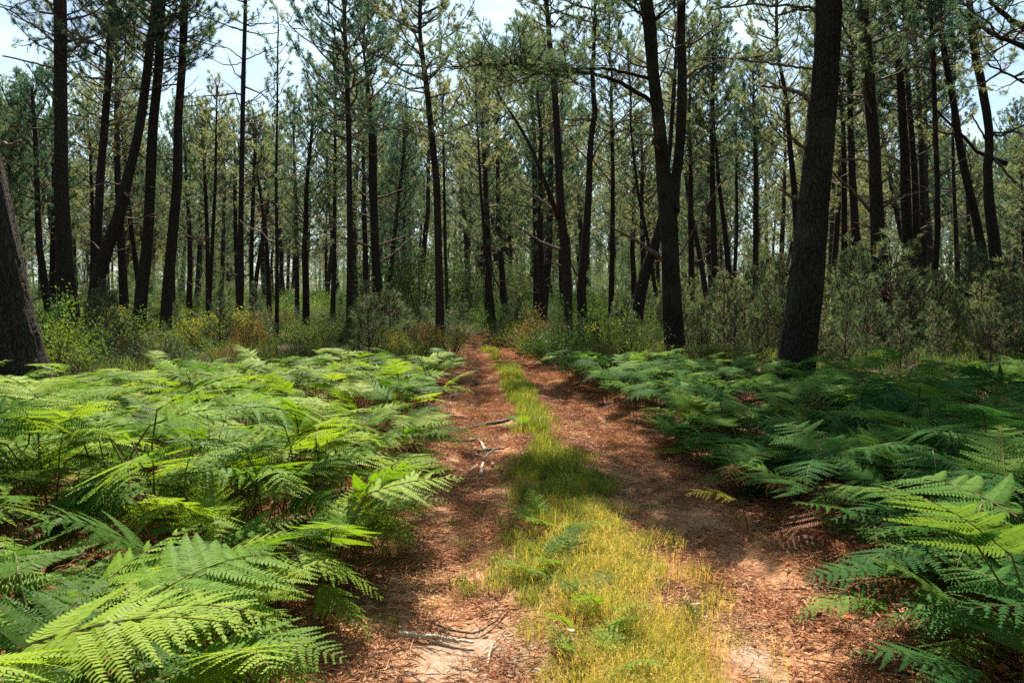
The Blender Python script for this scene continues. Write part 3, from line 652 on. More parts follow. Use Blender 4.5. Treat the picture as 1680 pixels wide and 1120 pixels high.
pine([(1413.5, 0, 15), (1417.5, 50, 17), (1423, 100, 18), (1428, 150, 18), (1433.6, 200, 19), (1437.6, 250, 19), (1439, 300, 20), (1441, 350, 22), (1442, 400, 24), (1445, 460, 27)], 22,
     'dark pine with pale curving dead branches, right neighbour of the biggest trunk', H=15.5, cb=7.4, R=2.8, dead=8, sides=28, ring=.09, seed=24, group=G3, dead_lo=4,
     branches=[dict(p=[(1434, 122, 3.5), (1460, 108, 3), (1482, 88, 2.5), (1495, 60, 2.5), (1499, 30, 2)]), dict(p=[(1439, 150, 3), (1462, 135, 2.5), (1475, 112, 2.5), (1492, 82, 1.5)]),
               dict(p=[(1417, 92, 3.5), (1400, 93, 4), (1384, 92, 3)]), dict(p=[(1412, 20, 3), (1395, 25, 3), (1384, 26, 2)]), dict(p=[(1430, 345, 7), (1412, 322, 6), (1395, 305, 5), (1375, 290, 4), (1355, 262, 3)], mat=M_TWIG),
               dict(p=[(1428, 372, 4), (1415, 368, 3), (1403, 364, 2)]), dict(p=[(1427, 410, 4), (1415, 402, 3), (1404, 398, 2)], mat=M_TWIG)])
pine([(1456, 20, 9), (1466, 60, 11), (1471, 90, 12), (1475, 130, 12), (1480, 200, 13), (1487, 270, 15), (1487, 300, 16), (1490, 370, 17), (1495, 430, 19)], 26, 'leaning pine, left one of the dense trio behind the young pines', H=15, cb=7.8, R=2.4, dead=6, sides=20, seed=25, group=G3, dead_lo=4)
pine([(1485, 0, 7), (1488, 150, 8), (1494, 230, 9), (1499, 290, 11), (1503, 360, 12), (1508, 440, 14)], 30, 'middle trunk of the dense trio of pines on the right', H=16, cb=7.8, R=2.2, dead=6, sides=16, seed=26, group=G3, dead_lo=4)
pine([(1498, 0, 6), (1504, 70, 7), (1508, 150, 7.5), (1510, 250, 8.5), (1511, 340, 9.5), (1516, 440, 12)], 32, 'rightmost trunk of the dense trio of pines', H=16, cb=7.5, R=2.2, dead=5, sides=14, seed=27, group=G3, dead_lo=4)
pine([(1528.7, 0, 6), (1534, 80, 7), (1534, 200, 7.5), (1535, 300, 8), (1535, 380, 9), (1532, 430, 10), (1528, 480, 12)], 24, 'slim upright pine with a curved foot among young pines', H=15, cb=8.5, R=1.8, dead=10, sides=14, ring=.12, seed=28, group=G3, dead_lo=4)
pine([(1541, 0, 8), (1547, 60, 9), (1555, 100, 10), (1563, 140, 10), (1570, 180, 11), (1575, 225, 11), (1582, 270, 12), (1588, 300, 12), (1598, 350, 13), (1607, 400, 14), (1613, 445, 15)], 25, 'pine slanting up to the left beside the bright gap on the right',
     H=15, cb=8.8, R=2.0, dead=7, sides=18, ring=.12, seed=29, group=G3, dead_lo=4)
pine([(1589, 0, 9), (1593, 40, 12), (1602, 90, 13), (1610, 120, 13), (1618, 160, 13), (1626, 200, 13), (1628, 240, 13), (1624, 270, 14), (1624, 300, 15), (1626, 340, 16), (1632, 400, 18), (1634, 440, 19)], 22, 'S-shaped pine with a low fork at the bright gap near the right edge',
     H=14, cb=8.2, R=2.2, dead=4, sides=20, ring=.12, seed=30, group=G3, dead_lo=6,
     limbs=[dict(trace=[(1530, 175, 3), (1560, 205, 4), (1585, 228, 5), (1603, 250, 6), (1622, 276, 8)], dd=.8, H=7.2, cb=7.0, R=.8)],
     branches=[dict(p=[(1627, 245, 4), (1640, 262, 5), (1655, 280, 5), (1672, 300, 4)], dd=-.5, mat=M_TWIG), dict(p=[(1626, 235, 4), (1610, 205, 3.5), (1600, 188, 3)], mat=M_TWIG)])
pine([(1755, -40, 30), (1765, 100, 32), (1775, 300, 36), (1790, 500, 42)], 13, 'pine just beyond the right edge sending thick boughs into the corner', H=13, cb=6.6, R=2.4, dead=0, sides=24, seed=31, group=G3, lobr=False,
     branches=[dict(p=[(1765, 100, 12), (1720, 85, 10), (1680, 72, 9), (1640, 55, 8), (1618, 42, 7), (1595, 18, 5)], dd=.6, live=True, n=14, t0=.5, mat=M_BARK), dict(p=[(1758, 60, 12), (1710, 55, 11), (1680, 40, 11), (1650, 18, 10), (1630, 0, 8)], dd=.6, live=True, n=8, t0=.4, mat=M_BARK),
               dict(p=[(1770, 180, 8), (1720, 150, 6), (1680, 128, 5), (1640, 108, 4), (1625, 100, 3)], dd=.4, live=True, n=8, t0=.4, mat=M_BARK)])
pine([(1294, 240, 8), (1302, 300, 10), (1308, 380, 11)], 29, 'pine half hidden at the left side of the biggest trunk', H=14, cb=6.8, R=2.4, dead=4, sides=14, seed=32, group=G3)
pine([(1382, 200, 7), (1383, 300, 9), (1384, 390, 10)], 31, 'thinner upright pine just right of the biggest trunk', H=15, cb=7.2, R=2.2, dead=5, sides=14, seed=33, group=G3)
pine([(1396, 180, 9), (1397, 300, 12), (1402, 395, 14), (1406, 420, 15)], 30, 'darker upright pine between the biggest trunk and its right neighbour', H=15, cb=7.0, R=2.4, dead=5, sides=14, seed=34, group=G3)
pine([(1565, 200, 4), (1566, 300, 6), (1568, 435, 8)], 34, 'thin straight pine in the bright gap left of the slanting pine', H=12, cb=7.2, R=1.4, dead=8, sides=12, seed=35, group=G3)
pine([(1169, 200, 6), (1170, 300, 9), (1172, 450, 11)], 33, 'straight pine in the middle of the gap right of the forked pine', H=13, cb=6.5, R=2.2, dead=7, sides=12, seed=36, group=G3)
pine([(1176, 250, 5), (1180, 300, 6), (1190, 370, 8), (1196, 440, 10)], 33, 'curved pine leaning left beside the straight one in the gap', H=12, cb=7.2, R=1.6, dead=5, sides=12, seed=37, group=G3)
pine([(1132, 250, 6), (1133, 330, 9), (1136, 500, 11)], 34, 'pine nearest to the right side of the forked pine', H=13, cb=6.8, R=2.2, dead=5, sides=12, seed=38, group=G3)
pine([(1238, 200, 5), (1239, 300, 8), (1240, 430, 10)], 38, 'pine standing alone before the pale sky gap left of the biggest trunk', H=13, cb=7.2, R=2.0, dead=8, sides=12, seed=39, group=G3)
pine([(1208, 250, 4), (1208, 380, 5.5), (1205, 440, 6.5)], 38, 'slightly bowed thin pine left of the pale sky gap', H=12, cb=7.5, R=1.6, dead=6, sides=10, seed=40, group=G3)
pine([(52, 180, 6), (56, 230, 7), (60, 300, 8), (66, 400, 10), (78, 480, 13)], 34, 'pine leaning left with a full crown, left of the thick straight trunk', H=10.5, cb=4.8, R=2.6, dead=4, sides=12, seed=41, group=G1)
pine([(87, 250, 7), (88, 330, 10), (88, 500, 12)], 37, 'pine trunk close behind the left side of the thick straight trunk', H=12, cb=6, R=2.2, dead=4, sides=12, seed=42, group=G1)
pine([(149, 300, 5), (150, 350, 5.5), (151, 480, 7)], 40, 'thin far pine right beside the thick straight trunk', H=12, cb=6, R=2.0, dead=5, sides=10, seed=43, group=G1)
pine([(336, 250, 5), (337, 300, 6), (339, 400, 6.5), (341, 520, 8)], 38, 'thin pine right of the bent trunk above the yellow-green scrub', H=10.5, cb=5.5, R=1.8, dead=8, sides=10, seed=44, group=G1)
pine([(356, 140, 2.5), (356, 230, 3.5), (355, 300, 5), (348, 400, 6), (341, 510, 7)], 33, 'slender leaning pine whose pointed tip stands against the open sky', H=10.4, cb=6.5, R=1.2, dead=8, sides=10, seed=45, group=G1, topr=.02)
pine([(386, 300, 6), (388, 400, 7), (390, 480, 8)], 40, 'pine seen directly behind the lone straight pine', H=10.5, cb=6, R=1.8, dead=5, sides=10, seed=46, group=G1)
pine([(417, 250, 5), (416, 300, 6), (414, 400, 7), (413, 505, 8)], 37, 'pine just right of the lone straight pine, small sky gap beside it', H=10, cb=6, R=1.7, dead=6, sides=10, seed=47, group=G1)
pine([(420, 280, 4), (428, 330, 5), (438, 400, 6.5), (443, 500, 8)], 37, 'curved pine leaning left between the lone pine and the thin pole', H=9.8, cb=6, R=1.6, dead=6, sides=10, seed=48, group=G1)
pine([(484, 300, 5), (486, 400, 7), (488, 500, 8)], 42, 'upright pine right of the thin pole, in deep shade', H=12, cb=6.5, R=2.0, dead=5, sides=10, seed=49, group=G2)
pine([(549, 300, 6), (548, 400, 7), (546, 510, 9)], 37, 'pine just left of the slim straight trunk near the centre', H=13, cb=6.0, R=2.2, dead=6, sides=10, seed=50, group=G2)

# ------------------------------------------------------------------ the pines behind
def proto_pine(H, cb, R, lean, seed, dead=12):
    rng = np.random.default_rng(seed); n = 9; z = np.linspace(-.15, H, n)
    cx = lean * (z / H) * H * .08 + np.cumsum(rng.normal(0, .08, n)); cy = np.cumsum(rng.normal(0, .06, n)); cx -= cx[0]; cy -= cy[0]
    pts = np.stack([cx, cy, z], -1); r0 = .11 + .008 * H * rng.uniform(.7, 1.25)
    rad = r0 * (1 - .72 * (z / H).clip(0, 1) ** 1.1); rad[0] *= 1.2; rad[-1] = .03
    mb = MB(); mb.tube(pts, rad, 9)
    tr = mb.mesh('trunk', [M_BARK], True)
    ax = lambda q: np.array([np.interp(q, z, cx), np.interp(q, z, cy), q])
    wood, nee = crown(ax, cb, H, R, rng, BR_LO, .60, (3, 5))
    for k in range(dead):
        q = rng.uniform(1.8, cb + .6); p = dead_branch_pts(rng.uniform(.6, 2.0), rng, rng.uniform(-.1, .25)); a = rng.uniform(0, 6.28)
        R3 = np.array(Matrix.Rotation(a, 3, 'Z')); wood.tube(p @ R3.T + ax(q), np.linspace(.022, .006, 7), 4)
    return dict(H=H, trunk=tr, wood=wood.mesh('crown_wood', [M_TWIG]), crown=nee.mesh('crown', [M_NEEDLE]))
PROTO = [proto_pine(*a) for a in [(15, 5.5, 3.0, .5, 201), (16, 6.5, 3.1, -1, 202), (14, 4.5, 2.8, 1, 203), (17, 7.0, 3.3, 0, 204),
                                  (13.5, 5.5, 2.6, -.4, 205), (15.5, 4.2, 3.0, 1.5, 206), (16.5, 7.2, 2.9, -1.6, 207), (12, 3.6, 2.6, .3, 208)]]
SKY = ([-200, 0, 60, 130, 200, 260, 330, 420, 500, 545, 600, 660, 720, 800, 900, 960, 1040, 1120, 1180, 1230, 1290, 1400, 1500, 1560, 1600, 1640, 1680, 1900],
       [140, 170, 130, 175, 150, 130, 175, 195, 175, 110, 130, 200, 150, 90, 100, 120, 150, 170, 140, 120, 60, 20, 30, 150, 220, 240, 190, 60])
placed = [(o.location.x, o.location.y) for o in COL.objects if o.get('category') == 'pine tree']
rng = np.random.default_rng(5)
cnt = 0; tries = 0
def side_word(x, y):
    px = CX + x / y * F
    return 'left' if px < 420 else 'left of centre' if px < 760 else 'right of centre' if px < 1180 else 'right'
far_pines = []
YOUNG = []; SCRUB = []
while cnt < 205 and tries < 20000:
    tries += 1
    y = 34 + (rng.random() ** .62) * 62 if cnt > 12 else rng.uniform(30, 46)
    x = rng.uniform(-.74, .74) * y
    if abs(x - pc(y)) < 1.8 and y < 50: continue
    if any((x - a) ** 2 + (y - b) ** 2 < 2.3 ** 2 for a, b in placed): continue
    px = CX + x / y * F
    pr_ = PROTO[rng.integers(0, 8)]; s = rng.uniform(.85, 1.12)
    ha = CAMZ + (HY - 4 - np.interp(px, *SKY) + rng.normal(0, 22)) * y / F
    s = min(s, ha / pr_['H'])
    if s < .5: continue
    placed.append((x, y)); cnt += 1
    z = float(gz(x, y)); depth = 'mid distance' if y < 50 else 'far distance' if y < 72 else 'background'
    rt = obj('pine_tree', None, loc=(x, y, z - .05), rot=(rng.normal(0, .025), rng.normal(0, .035), rng.uniform(0, 6.28)), scale=(s, s, s))
    sw = side_word(x, y)
    tag(rt, {'mid distance': 'dark pine in the first rank behind the big trunks, %s of the picture', 'far distance': 'thin dark pine deeper in the wood, %s of the picture',
             'background': 'faint pine in the farthest rank of trunks, %s of the picture'}[depth] % {'left': 'left part', 'right': 'right part', 'left of centre': 'left of the centre', 'right of centre': 'right of the centre'}[sw],
        'pine tree', {'mid distance': 'pines of the first rank', 'far distance': 'pines deeper in the wood', 'background': 'pines of the farthest rank'}[depth] + ' ' + sw)
    far_pines.append((rt, px, depth)); obj('trunk', pr_['trunk'], rt); obj('crown_wood', pr_['wood'], rt); obj('crown', pr_['crown'], rt)
# far wood, beyond the trees that can be told apart
def joined(pr_):
    q = bpy.data.objects.new('far_pine', pr_['trunk'])
    return q
FAR = []
for pr_ in PROTO[:5]:
    # one mesh per kind: trunk and crown together
    mb = MB()
    for me, mi in ((pr_['trunk'], 0), (pr_['wood'], 1), (pr_['crown'], 2)):
        V = np.zeros(len(me.vertices) * 3, np.float32); me.vertices.foreach_get('co', V); V = V.reshape(-1, 3)
        li = np.zeros(len(me.loops), np.int32); me.loops.foreach_get('vertex_index', li)
        ls = np.zeros(len(me.polygons), np.int32); lt = np.zeros(len(me.polygons), np.int32)
        me.polygons.foreach_get('loop_start', ls); me.polygons.foreach_get('loop_total', lt)
        T = li[ls[lt == 3][:, None] + np.arange(3)]; Q = li[ls[lt == 4][:, None] + np.arange(4)]
        if mi == 2: T = T[::2]
        mb.add(V, T, Q, mi)
    FAR.append(mb.mesh('far_pine', [M_BARK, M_TWIG, M_NEEDLE]))
n = 640; yy = 92 + 150 * rng.random(n) ** 1.2; xx = rng.uniform(-1.3, 1.3, n) * yy
o = scatter('far_wood', FAR, np.stack([xx, yy, np.zeros(n)], -1), np.stack([np.zeros(n), np.zeros(n), rng.uniform(0, 6.28, n)], -1), rng.uniform(.8, 1.05, n), 3)
tag(o, 'far-off pine wood closing the view behind the trunks', 'forest', kind='stuff')
# the same wood goes on beside and behind the camera
n = 430; ang = rng.uniform(math.radians(37), math.radians(323), n); rr = 7 + rng.random(n) ** .7 * 50
xx = np.sin(ang) * rr; yy = np.cos(ang) * rr
ok = (np.abs(xx - .4) > 3.2) & (np.hypot(xx, yy) > 8.5) & ~((yy > -2) & (np.abs(xx) < 9 + .1 * np.abs(yy)))
o = scatter('surrounding_wood', FAR, np.stack([xx, yy, np.zeros(n)], -1)[ok], np.stack([np.zeros(n), np.zeros(n), rng.uniform(0, 6.28, n)], -1)[ok], rng.uniform(.85, 1.1, n)[ok], 4)
tag(o, 'pine wood standing beside and behind the viewpoint', 'forest', kind='stuff')

# ------------------------------------------------------------------ young pines and bushes
def young_pine(H, R, seed):
    rng = np.random.default_rng(seed); wood, nee = MB(), MB(); z = .15
    sway = rng.normal(0, .05, 2); ax = lambda q: np.array([sway[0] * q * q * .3, sway[1] * q * q * .3, q])
    while z < H:
        u = z / H
        for j in range(rng.integers(4, 7)):
            L = max(.22, R * (1.02 - u) ** .6 * rng.uniform(.6, 1.1))
            place_branch(wood, nee, BR_YOUNG, L, ax(z), rng.uniform(0, 6.28), rng.uniform(.1, .5) + .4 * u, rng, rng.normal(0, .3))
        z += .21 * rng.uniform(.7, 1.3)
    q = np.linspace(-.1, H, 7); wood.tube(np.array([ax(max(0, v)) + [0, 0, min(0, v)] for v in q]), np.linspace(.03, .006, 7), 5)
    place_branch(wood, nee, BR_YOUNG, .35, ax(H - .1), 0, 1.5, rng)
    cand = MB()
    for k in range(rng.integers(2, 6)):
        a = rng.uniform(0, 6.28); c = ax(H * rng.uniform(.75, 1.0)) + [math.cos(a) * R * .25, math.sin(a) * R * .25, .05]
        cand.tube(np.array([c, c + [0, 0, .06], c + [0, 0, .12]]), [.010, .012, .004], 5)
    return dict(H=H, wood=wood.mesh('stem', [M_TWIG]), nee=nee.mesh('foliage', [M_YOUNG]), cand=cand.mesh('shoot', [M_CANDLE]))
YP = [young_pine(2.6, .95, 301), young_pine(2.1, .8, 302), young_pine(3.1, 1.0, 303), young_pine(1.6, .75, 304)]

def bush(H, R, seed, mat, leaf=.035, nst=26, per=90):
    rng = np.random.default_rng(seed); wood = MB(); LV = []
    for k in range(nst):
        a = rng.uniform(0, 6.28); r = R * math.sqrt(rng.random()); h = H * rng.uniform(.45, 1.0) * (1 - .45 * (r / R) ** 2)
        e = np.array([r * math.cos(a), r * math.sin(a), h]); mid = e * [.45, .45, .55] + rng.normal(0, .03, 3)
        wood.tube(np.array([[0, 0, -.05], mid, e]), [.012, .008, .003], 3)
        t = rng.random((per, 1)) ** .5
        c = mid * (1 - t) + e * t + rng.normal(0, .085, (per, 3)) * (R / .7)
        LV.append(c)
    c = np.vstack(LV); c = c[c[:, 2] > .02]; n = len(c)
    d = unit(rng.normal(size=(n, 3)) + [0, 0, .5]); s = unit(np.cross(d, rng.normal(size=(n, 3)))); l = leaf * rng.uniform(.6, 1.4, (n, 1))
    V = np.stack([c, c + d * l * .5 + s * l * .28, c + d * l, c + d * l * .5 - s * l * .28], 1).reshape(-1, 3)
    return dict(H=H, wood=wood.mesh('stem', [M_TWIG]), nee=mesh_np('foliage', V, None, np.arange(n * 4).reshape(-1, 4), [mat]))
BU = dict(green=[bush(1.1, .75, 311, M_BUSHG), bush(.9, .8, 312, M_BUSHG)], dark=[bush(1.2, .85, 313, M_BUSHD, .03), bush(.8, .7, 314, M_BUSHD, .03)],
          orange=[bush(1.0, .5, 315, M_BUSHO, .028, 20, 110), bush(.8, .6, 316, M_BUSHO, .028, 20, 110)], yellow=[bush(1.0, .65, 317, M_BUSHY), bush(.7, .6, 318, M_BUSHY)])
OAK = bush(4.2, 1.7, 320, M_OAK, .09, 60, 70)

def put_bush(kind, px, d, h, label, group=None, var=0, wide=1.0, cat='bush', name='bush'):
    p = OAK if kind == 'oak' else (YP[var % 4] if kind == 'pine' else BU[kind][var % 2])
    x = (px - CX) / F * d; s = h / p['H']
    rt = obj(name, None, loc=(x, d, float(gz(x, d)) - .02), rot=(0, 0, random.uniform(0, 6.28)), scale=(s * wide, s * wide, s))
    tag(rt, label, cat, group)
    obj('stem', p['wood'], rt); obj('foliage', p['nee'], rt)
    if 'cand' in p: obj('shoot', p['cand'], rt)
    return rt
put_bush('yellow', 92, 13.5, 1.35, 'leafy yellow-green bush right beside the massive trunk at the left edge', wide=1.0)
put_bush('green', 120, 15, 1.15, 'green bush behind the yellow-green one near the left edge', wide=1.1)
put_bush('green', 70, 16, 1.9, 'tall dark green bush rising behind the massive left trunk')
put_bush('dark', 215, 17, .85, 'low dark gorse bush below the leaning trunk', wide=1.5)
put_bush('dark', 262, 16.5, .85, 'dark feathery bush below the curved and bent trunks', wide=1.4, var=1)
put_bush('orange', 177, 20, .95, 'small orange-tinged bush at the foot of the leaning trunk', var=1)
put_bush('yellow', 330, 22, 1.15, 'bright yellow-green bush right of the bent trunk', wide=1.3)
put_bush('yellow', 372, 24, 1.3, 'yellow-green bush left of the lone straight pine', wide=1.2, var=1)
put_bush('orange', 378, 17.5, .75, 'rusty brown low bush in front of the lone straight pine', var=1, wide=.9)
put_bush('orange', 408, 21, 1.25, 'upright orange bush right of the lone straight pine', wide=.8)
put_bush('green', 350, 18, .7, 'low green scrub before the yellow bushes', wide=1.5)
put_bush('dark', 510, 19, .8, 'low dark heather bush behind the middle of the left fern bed', wide=1.6)
put_bush('pine', 600, 27, 1.9, 'bushy young pine behind the slim straight trunk', var=1, wide=1.6, cat='young pine', name='young_pine')
put_bush('pine', 640, 25, 1.7, 'bushy young pine left of the yellow bush by the centre trunk', var=3, wide=1.4, cat='young pine', name='young_pine')
put_bush('yellow', 632, 18.5, .95, 'pale yellow-green shrub behind the ferns left of the centre trunk', wide=1.0)
put_bush('orange', 697, 21, 1.15, 'orange-yellow bush touching the left side of the centre trunk', wide=1.0)
put_bush('orange', 742, 20, 1.2, 'brown-orange bush on the track edge right of the centre trunk', wide=.95, var=0)
put_bush('green', 760, 29, .9, 'low green bush left of the track bend', wide=1.4)
put_bush('yellow', 845, 30, .75, 'bright lime green bush at the end of the track', wide=1.5, var=1)
put_bush('green', 822, 38, 1.5, 'round green bush beyond the track bend', wide=1.4)
put_bush('dark', 818, 26, .9, 'dark grey-green bush right of the track bend', wide=1.0, var=1)
put_bush('orange', 862, 22, 1.3, 'golden orange bush on the right edge of the track', wide=1.25, var=1)
put_bush('orange', 890, 21, 1.4, 'rusty orange bush behind the golden one', wide=1.0)
put_bush('green', 900, 18.5, 1.1, 'yellowish green bush low on the right edge of the track', wide=1.1)
put_bush('dark', 945, 19, 1.5, 'tall dark green bush at the foot of the close pair of pines', wide=1.1)
put_bush('green', 925, 18, 1.0, 'dark green leafy bush next to the right fern bed', wide=1.2, var=1)
put_bush('green', 985, 20, 1.3, 'green bush with orange twigs left of the forked pine', wide=1.3, var=1)
put_bush('orange', 992, 17.5, .75, 'low orange heather tuft left of the forked pine', wide=1.0)
put_bush('green', 1035, 19, 1.1, 'sprawling green bush just left of the forked trunk', wide=1.5)
put_bush('yellow', 1150, 16, .7, 'bright green low scrub right of the forked trunk', wide=1.3, var=1)
put_bush('green', 1205, 15.5, .65, 'bright green plants just above the right fern bed', wide=1.5)
put_bush('oak', 690, 40, 5.2, 'dark leafy oak sapling left of the track end', cat='tree', name='oak_tree')
put_bush('oak', 640, 44, 5.6, 'dark leafy oak among pines left of the centre trunk', cat='tree', name='oak_tree')
put_bush('oak', 765, 46, 4.8, 'dark oak with yellowish leaves behind the centre trunk', cat='tree', name='oak_tree')
put_bush('oak', 850, 50, 4.4, 'dark oak sapling in the gap above the track bend', cat='tree', name='oak_tree')
# young pines, right side thicket
rng = np.random.default_rng(23); bp = []
tries = 0
while len(bp) < 118 and tries < 8000:
    tries += 1
    d = rng.uniform(15.2, 34); px = rng.uniform(1000, 1730)
    if px < 1120 and d < 21: continue
    x = (px - CX) / F * d
    if math.hypot(x - 4.6, d - 13) < 1.2: continue
    if any(math.hypot(x - a, d - b) < .85 for a, b, _ in bp): continue
    bp.append((x, d, px))
bp.sort(key=lambda t: t[1])
for k, (x, d, px) in enumerate(bp):
    h = rng.uniform(1.3, 2.1) if d < 19 else rng.uniform(1.8, 3.1)
    h *= np.interp(px, [1000, 1150, 1250, 1700], [.55, .68, .86, 1.0])
    zone = 'between the forked and the biggest pine' if px < 1300 else 'right of the biggest pine' if px < 1480 else 'near the right edge'
    dep = 'front' if d < 20 else 'middle' if d < 27 else 'back'
    yo = put_bush('pine', px, d, h, 'grey-green young pine in the %s of the thicket %s' % (dep, zone), 'young pines in the %s of the thicket %s' % (dep, zone), var=k, wide=rng.uniform(1.0, 1.25), cat='young pine', name='young_pine'); YOUNG.append((yo, px, d, h))
# scrub on the left and in the middle
n = 2900; yy = 46 + rng.random(n) ** .9 * 130; xx = rng.uniform(-1.25, 1.25, n) * yy
o = scatter('far_scrub', [BU['dark'][0]['nee'], BU['green'][0]['nee'], YP[1]['nee'], BU['dark'][1]['nee']], np.stack([xx, yy, np.zeros(n)], -1), np.stack([np.zeros(n), np.zeros(n), rng.uniform(0, 6.28, n)], -1), rng.uniform(1.2, 1.8, n) * (1 + yy / 160), 13)
tag(o, 'continuous far-off scrub under the distant pines', 'scrub', kind='stuff')
k = 0; tries = 0; sp = []
while len(sp) < 150 and tries < 8000:
    tries += 1
    d = 17 + rng.random() ** .8 * 34; px = rng.uniform(-60, 1080); x = (px - CX) / F * d
    if pl(d) - .5 < x < pr(d) + .5 and d < 40: continue
    if 740 < px < 930 and d < 24: continue
    if any(math.hypot(x - a, d - b) < 1.0 for a, b in sp): continue
    sp.append((x, d)); r = rng.random()
    kind = 'green' if r < .35 else 'dark' if r < .62 else 'yellow' if r < .74 else 'orange' if r < .84 else 'pine'
    word = dict(green='green', dark='dark green', yellow='yellowish', orange='rust-coloured', pine='feathery young')[kind]
    sw = 'left part' if px < 420 else 'middle' if px < 760 else 'right of the track bend'
    dep = 'near' if d < 26 else 'far'
    so_ = put_bush(kind, px, d, rng.uniform(.6, 1.25) * (1 if d < 28 else 1.25) if kind != 'pine' else rng.uniform(1.0, 2.1), '%s %s scrub bush among the trunks, %s' % (dep, word, sw), '%s %s scrub %s' % (dep, word, sw), var=k, wide=rng.uniform(1.1, 1.7)); SCRUB.append((so_, px, d, word)); k += 1

# ------------------------------------------------------------------ ferns
def frond(Lb, hs, seed, mat_i=0, np_=13, droop=.5, curl=0.0, lay=.18, ragged=0.0):
    """a bracken frond: stalk, arching midrib, paired pinnae made of separate leaflets"""
    rng = np.random.default_rng(seed); mb = MB()
    n = 26; s = np.linspace(0, 1, n)
    el = lay + rng.uniform(-.05, .1) - droop * s ** 1.4 - curl * s ** 2
    side = np.cumsum(rng.normal(0, .02, n))
    dx = np.cos(el) * Lb / n; dz = np.sin(el) * Lb / n
    st = np.array([[0, 0, -.06], [.02, 0, hs * .4], [.07, 0, hs * .8], [.13, 0, hs]])
    mid = np.stack([.13 + np.cumsum(dx), side * Lb * .1, hs + np.cumsum(dz)], -1)
    full = np.vstack([st, mid]); r = np.r_[[.0045] * 4, np.linspace(.0035, .0008, n)]
    mb.tube(full, r, 4, 1)
    tan = unit(np.gradient(mid, axis=0))
    Vs, base = [], 0
    for k in range(np_):
        t = .02 + .96 * (k / np_) ** .92; f = t * (n - 1); i = min(int(f), n - 2)
        p = mid[i] + (mid[i + 1] - mid[i]) * (f - i); d = tan[i]
        up = np.array([0, 0, 1.0]); up = unit(up - d * np.dot(up, d)); lat = np.cross(up, d)
        for sg in (-1, 1):
            pl_ = Lb * .54 * (1 - t) ** .9 * (.82 + .18 * min(1, t * 6)) * rng.uniform(.82, 1.10)
            if rng.random() < .03 + ragged: pl_ *= rng.uniform(.1, .6)
            if pl_ < .012: continue
            fw = rng.uniform(.28, .42) + .25 * t
            dip = rng.uniform(-.15, .30) + curl
            pd = unit(lat * sg + d * fw - up * dip)
            m = max(3, int(pl_ / .0125)); m = min(m, 24)
            q = (np.arange(m) + .35) / m
            # the pinna bends forward and down
            pp = p + pd * (q[:, None] * pl_) + d * (.14 * pl_ * q[:, None] ** 2) - up * (.13 * pl_ * q[:, None] ** 2)
            ll = np.maximum(.006, (.185 if not ragged else .13) * pl_ * (1 - q) ** .75 * (.8 + .2 * np.minimum(1, q * 8)))
            ww = pl_ / m * (.92 if not ragged else .7)
            pn = unit(np.cross(pd, lat * 0 + up)); tw = rng.normal(0, .12)
            tip = pp[-1] + pd * .01
            mb.add(np.vstack([[p - d * .0012], [p + d * .0012], [tip]]), [[0, 1, 2]], None, 1)
            for s2 in (-1, 1):
                ld = unit(pn * s2 + pd * .32 - up * rng.uniform(.0, .22) + up * tw * s2)
                a = pp - pd * ww * .5; b = pp + pd * ww * .5
                c = pp + ld * ll[:, None] + pd * ww * .35; e = pp + ld * ll[:, None] * .62 - pd * ww * .42
                V = np.stack([a, b, c, e], 1) + rng.normal(0, .0008, (m, 4, 3))
                mb.add(V.reshape(-1, 3), None, np.arange(m * 4).reshape(-1, 4), 0)
    return mb

FP = []       # big green fronds, several poses
for k in range(12):
    FP.append(frond([.50, .60, .66, .44, .56, .62, .48, .70, .40, .54, .62, .46][k], [.50, .58, .46, .58, .64, .40, .52, .48, .36, .60, .44, .66][k], 400 + k, droop=.45 + .6 * (k % 4) / 3, lay=.10 + .24 * (k % 3)))
M_STALK = leaf_mat('fern_stalk', [(.3, (.08, .10, .03)), (.7, (.14, .11, .045))], trans=.1)
FROND = [f.mesh('frond', [M_FERN, M_STALK]) for f in FP]
FROND_SHADE = [f.mesh('frond', [M_FERN_SHADE, M_STALK]) for f in FP]
SMALL = [frond(.28 + .05 * (k % 3), .07, 440 + k, np_=11, droop=.5, lay=.5).mesh('frond', [M_FERN, M_STALK]) for k in range(4)]
YELL = frond(.42, .28, 450, np_=12, droop=.9, lay=.3).mesh('frond', [M_FERNY, M_STALK])
DEAD = [frond(.55, .30, 460 + k, np_=10, droop=.9, curl=.3, lay=.3, ragged=.15).mesh('frond', [M_FERND, M_FERND]) for k in range(5)]

def fern(x, y, n, size, hscale, label, group, rng, out=None, protos=FROND, spread=1.9, name='bracken_fern', zoff=0, tilt=.10):
    z = float(gz(x, y)) - .01 + zoff
    rt = tag(obj(name, None, loc=(x, y, z)), label, 'fern', group)
    a0 = rng.uniform(0, 6.28)
    for k in range(n):
        az = a0 + k * 6.283 / n + rng.normal(0, .35) if out is None else out + rng.normal(0, spread * .5) if n == 1 else out + (k / (n - 1) - .5) * 2 * spread + rng.normal(0, .25)
        me = protos[rng.integers(0, len(protos))]; s = size * rng.uniform(.82, 1.15)
        obj('frond', me, rt, (rng.normal(0, .04), rng.normal(0, .04), 0), (rng.normal(0, tilt), rng.normal(0, tilt), az), (s, s, s * hscale * rng.uniform(.9, 1.1)))
    return rt

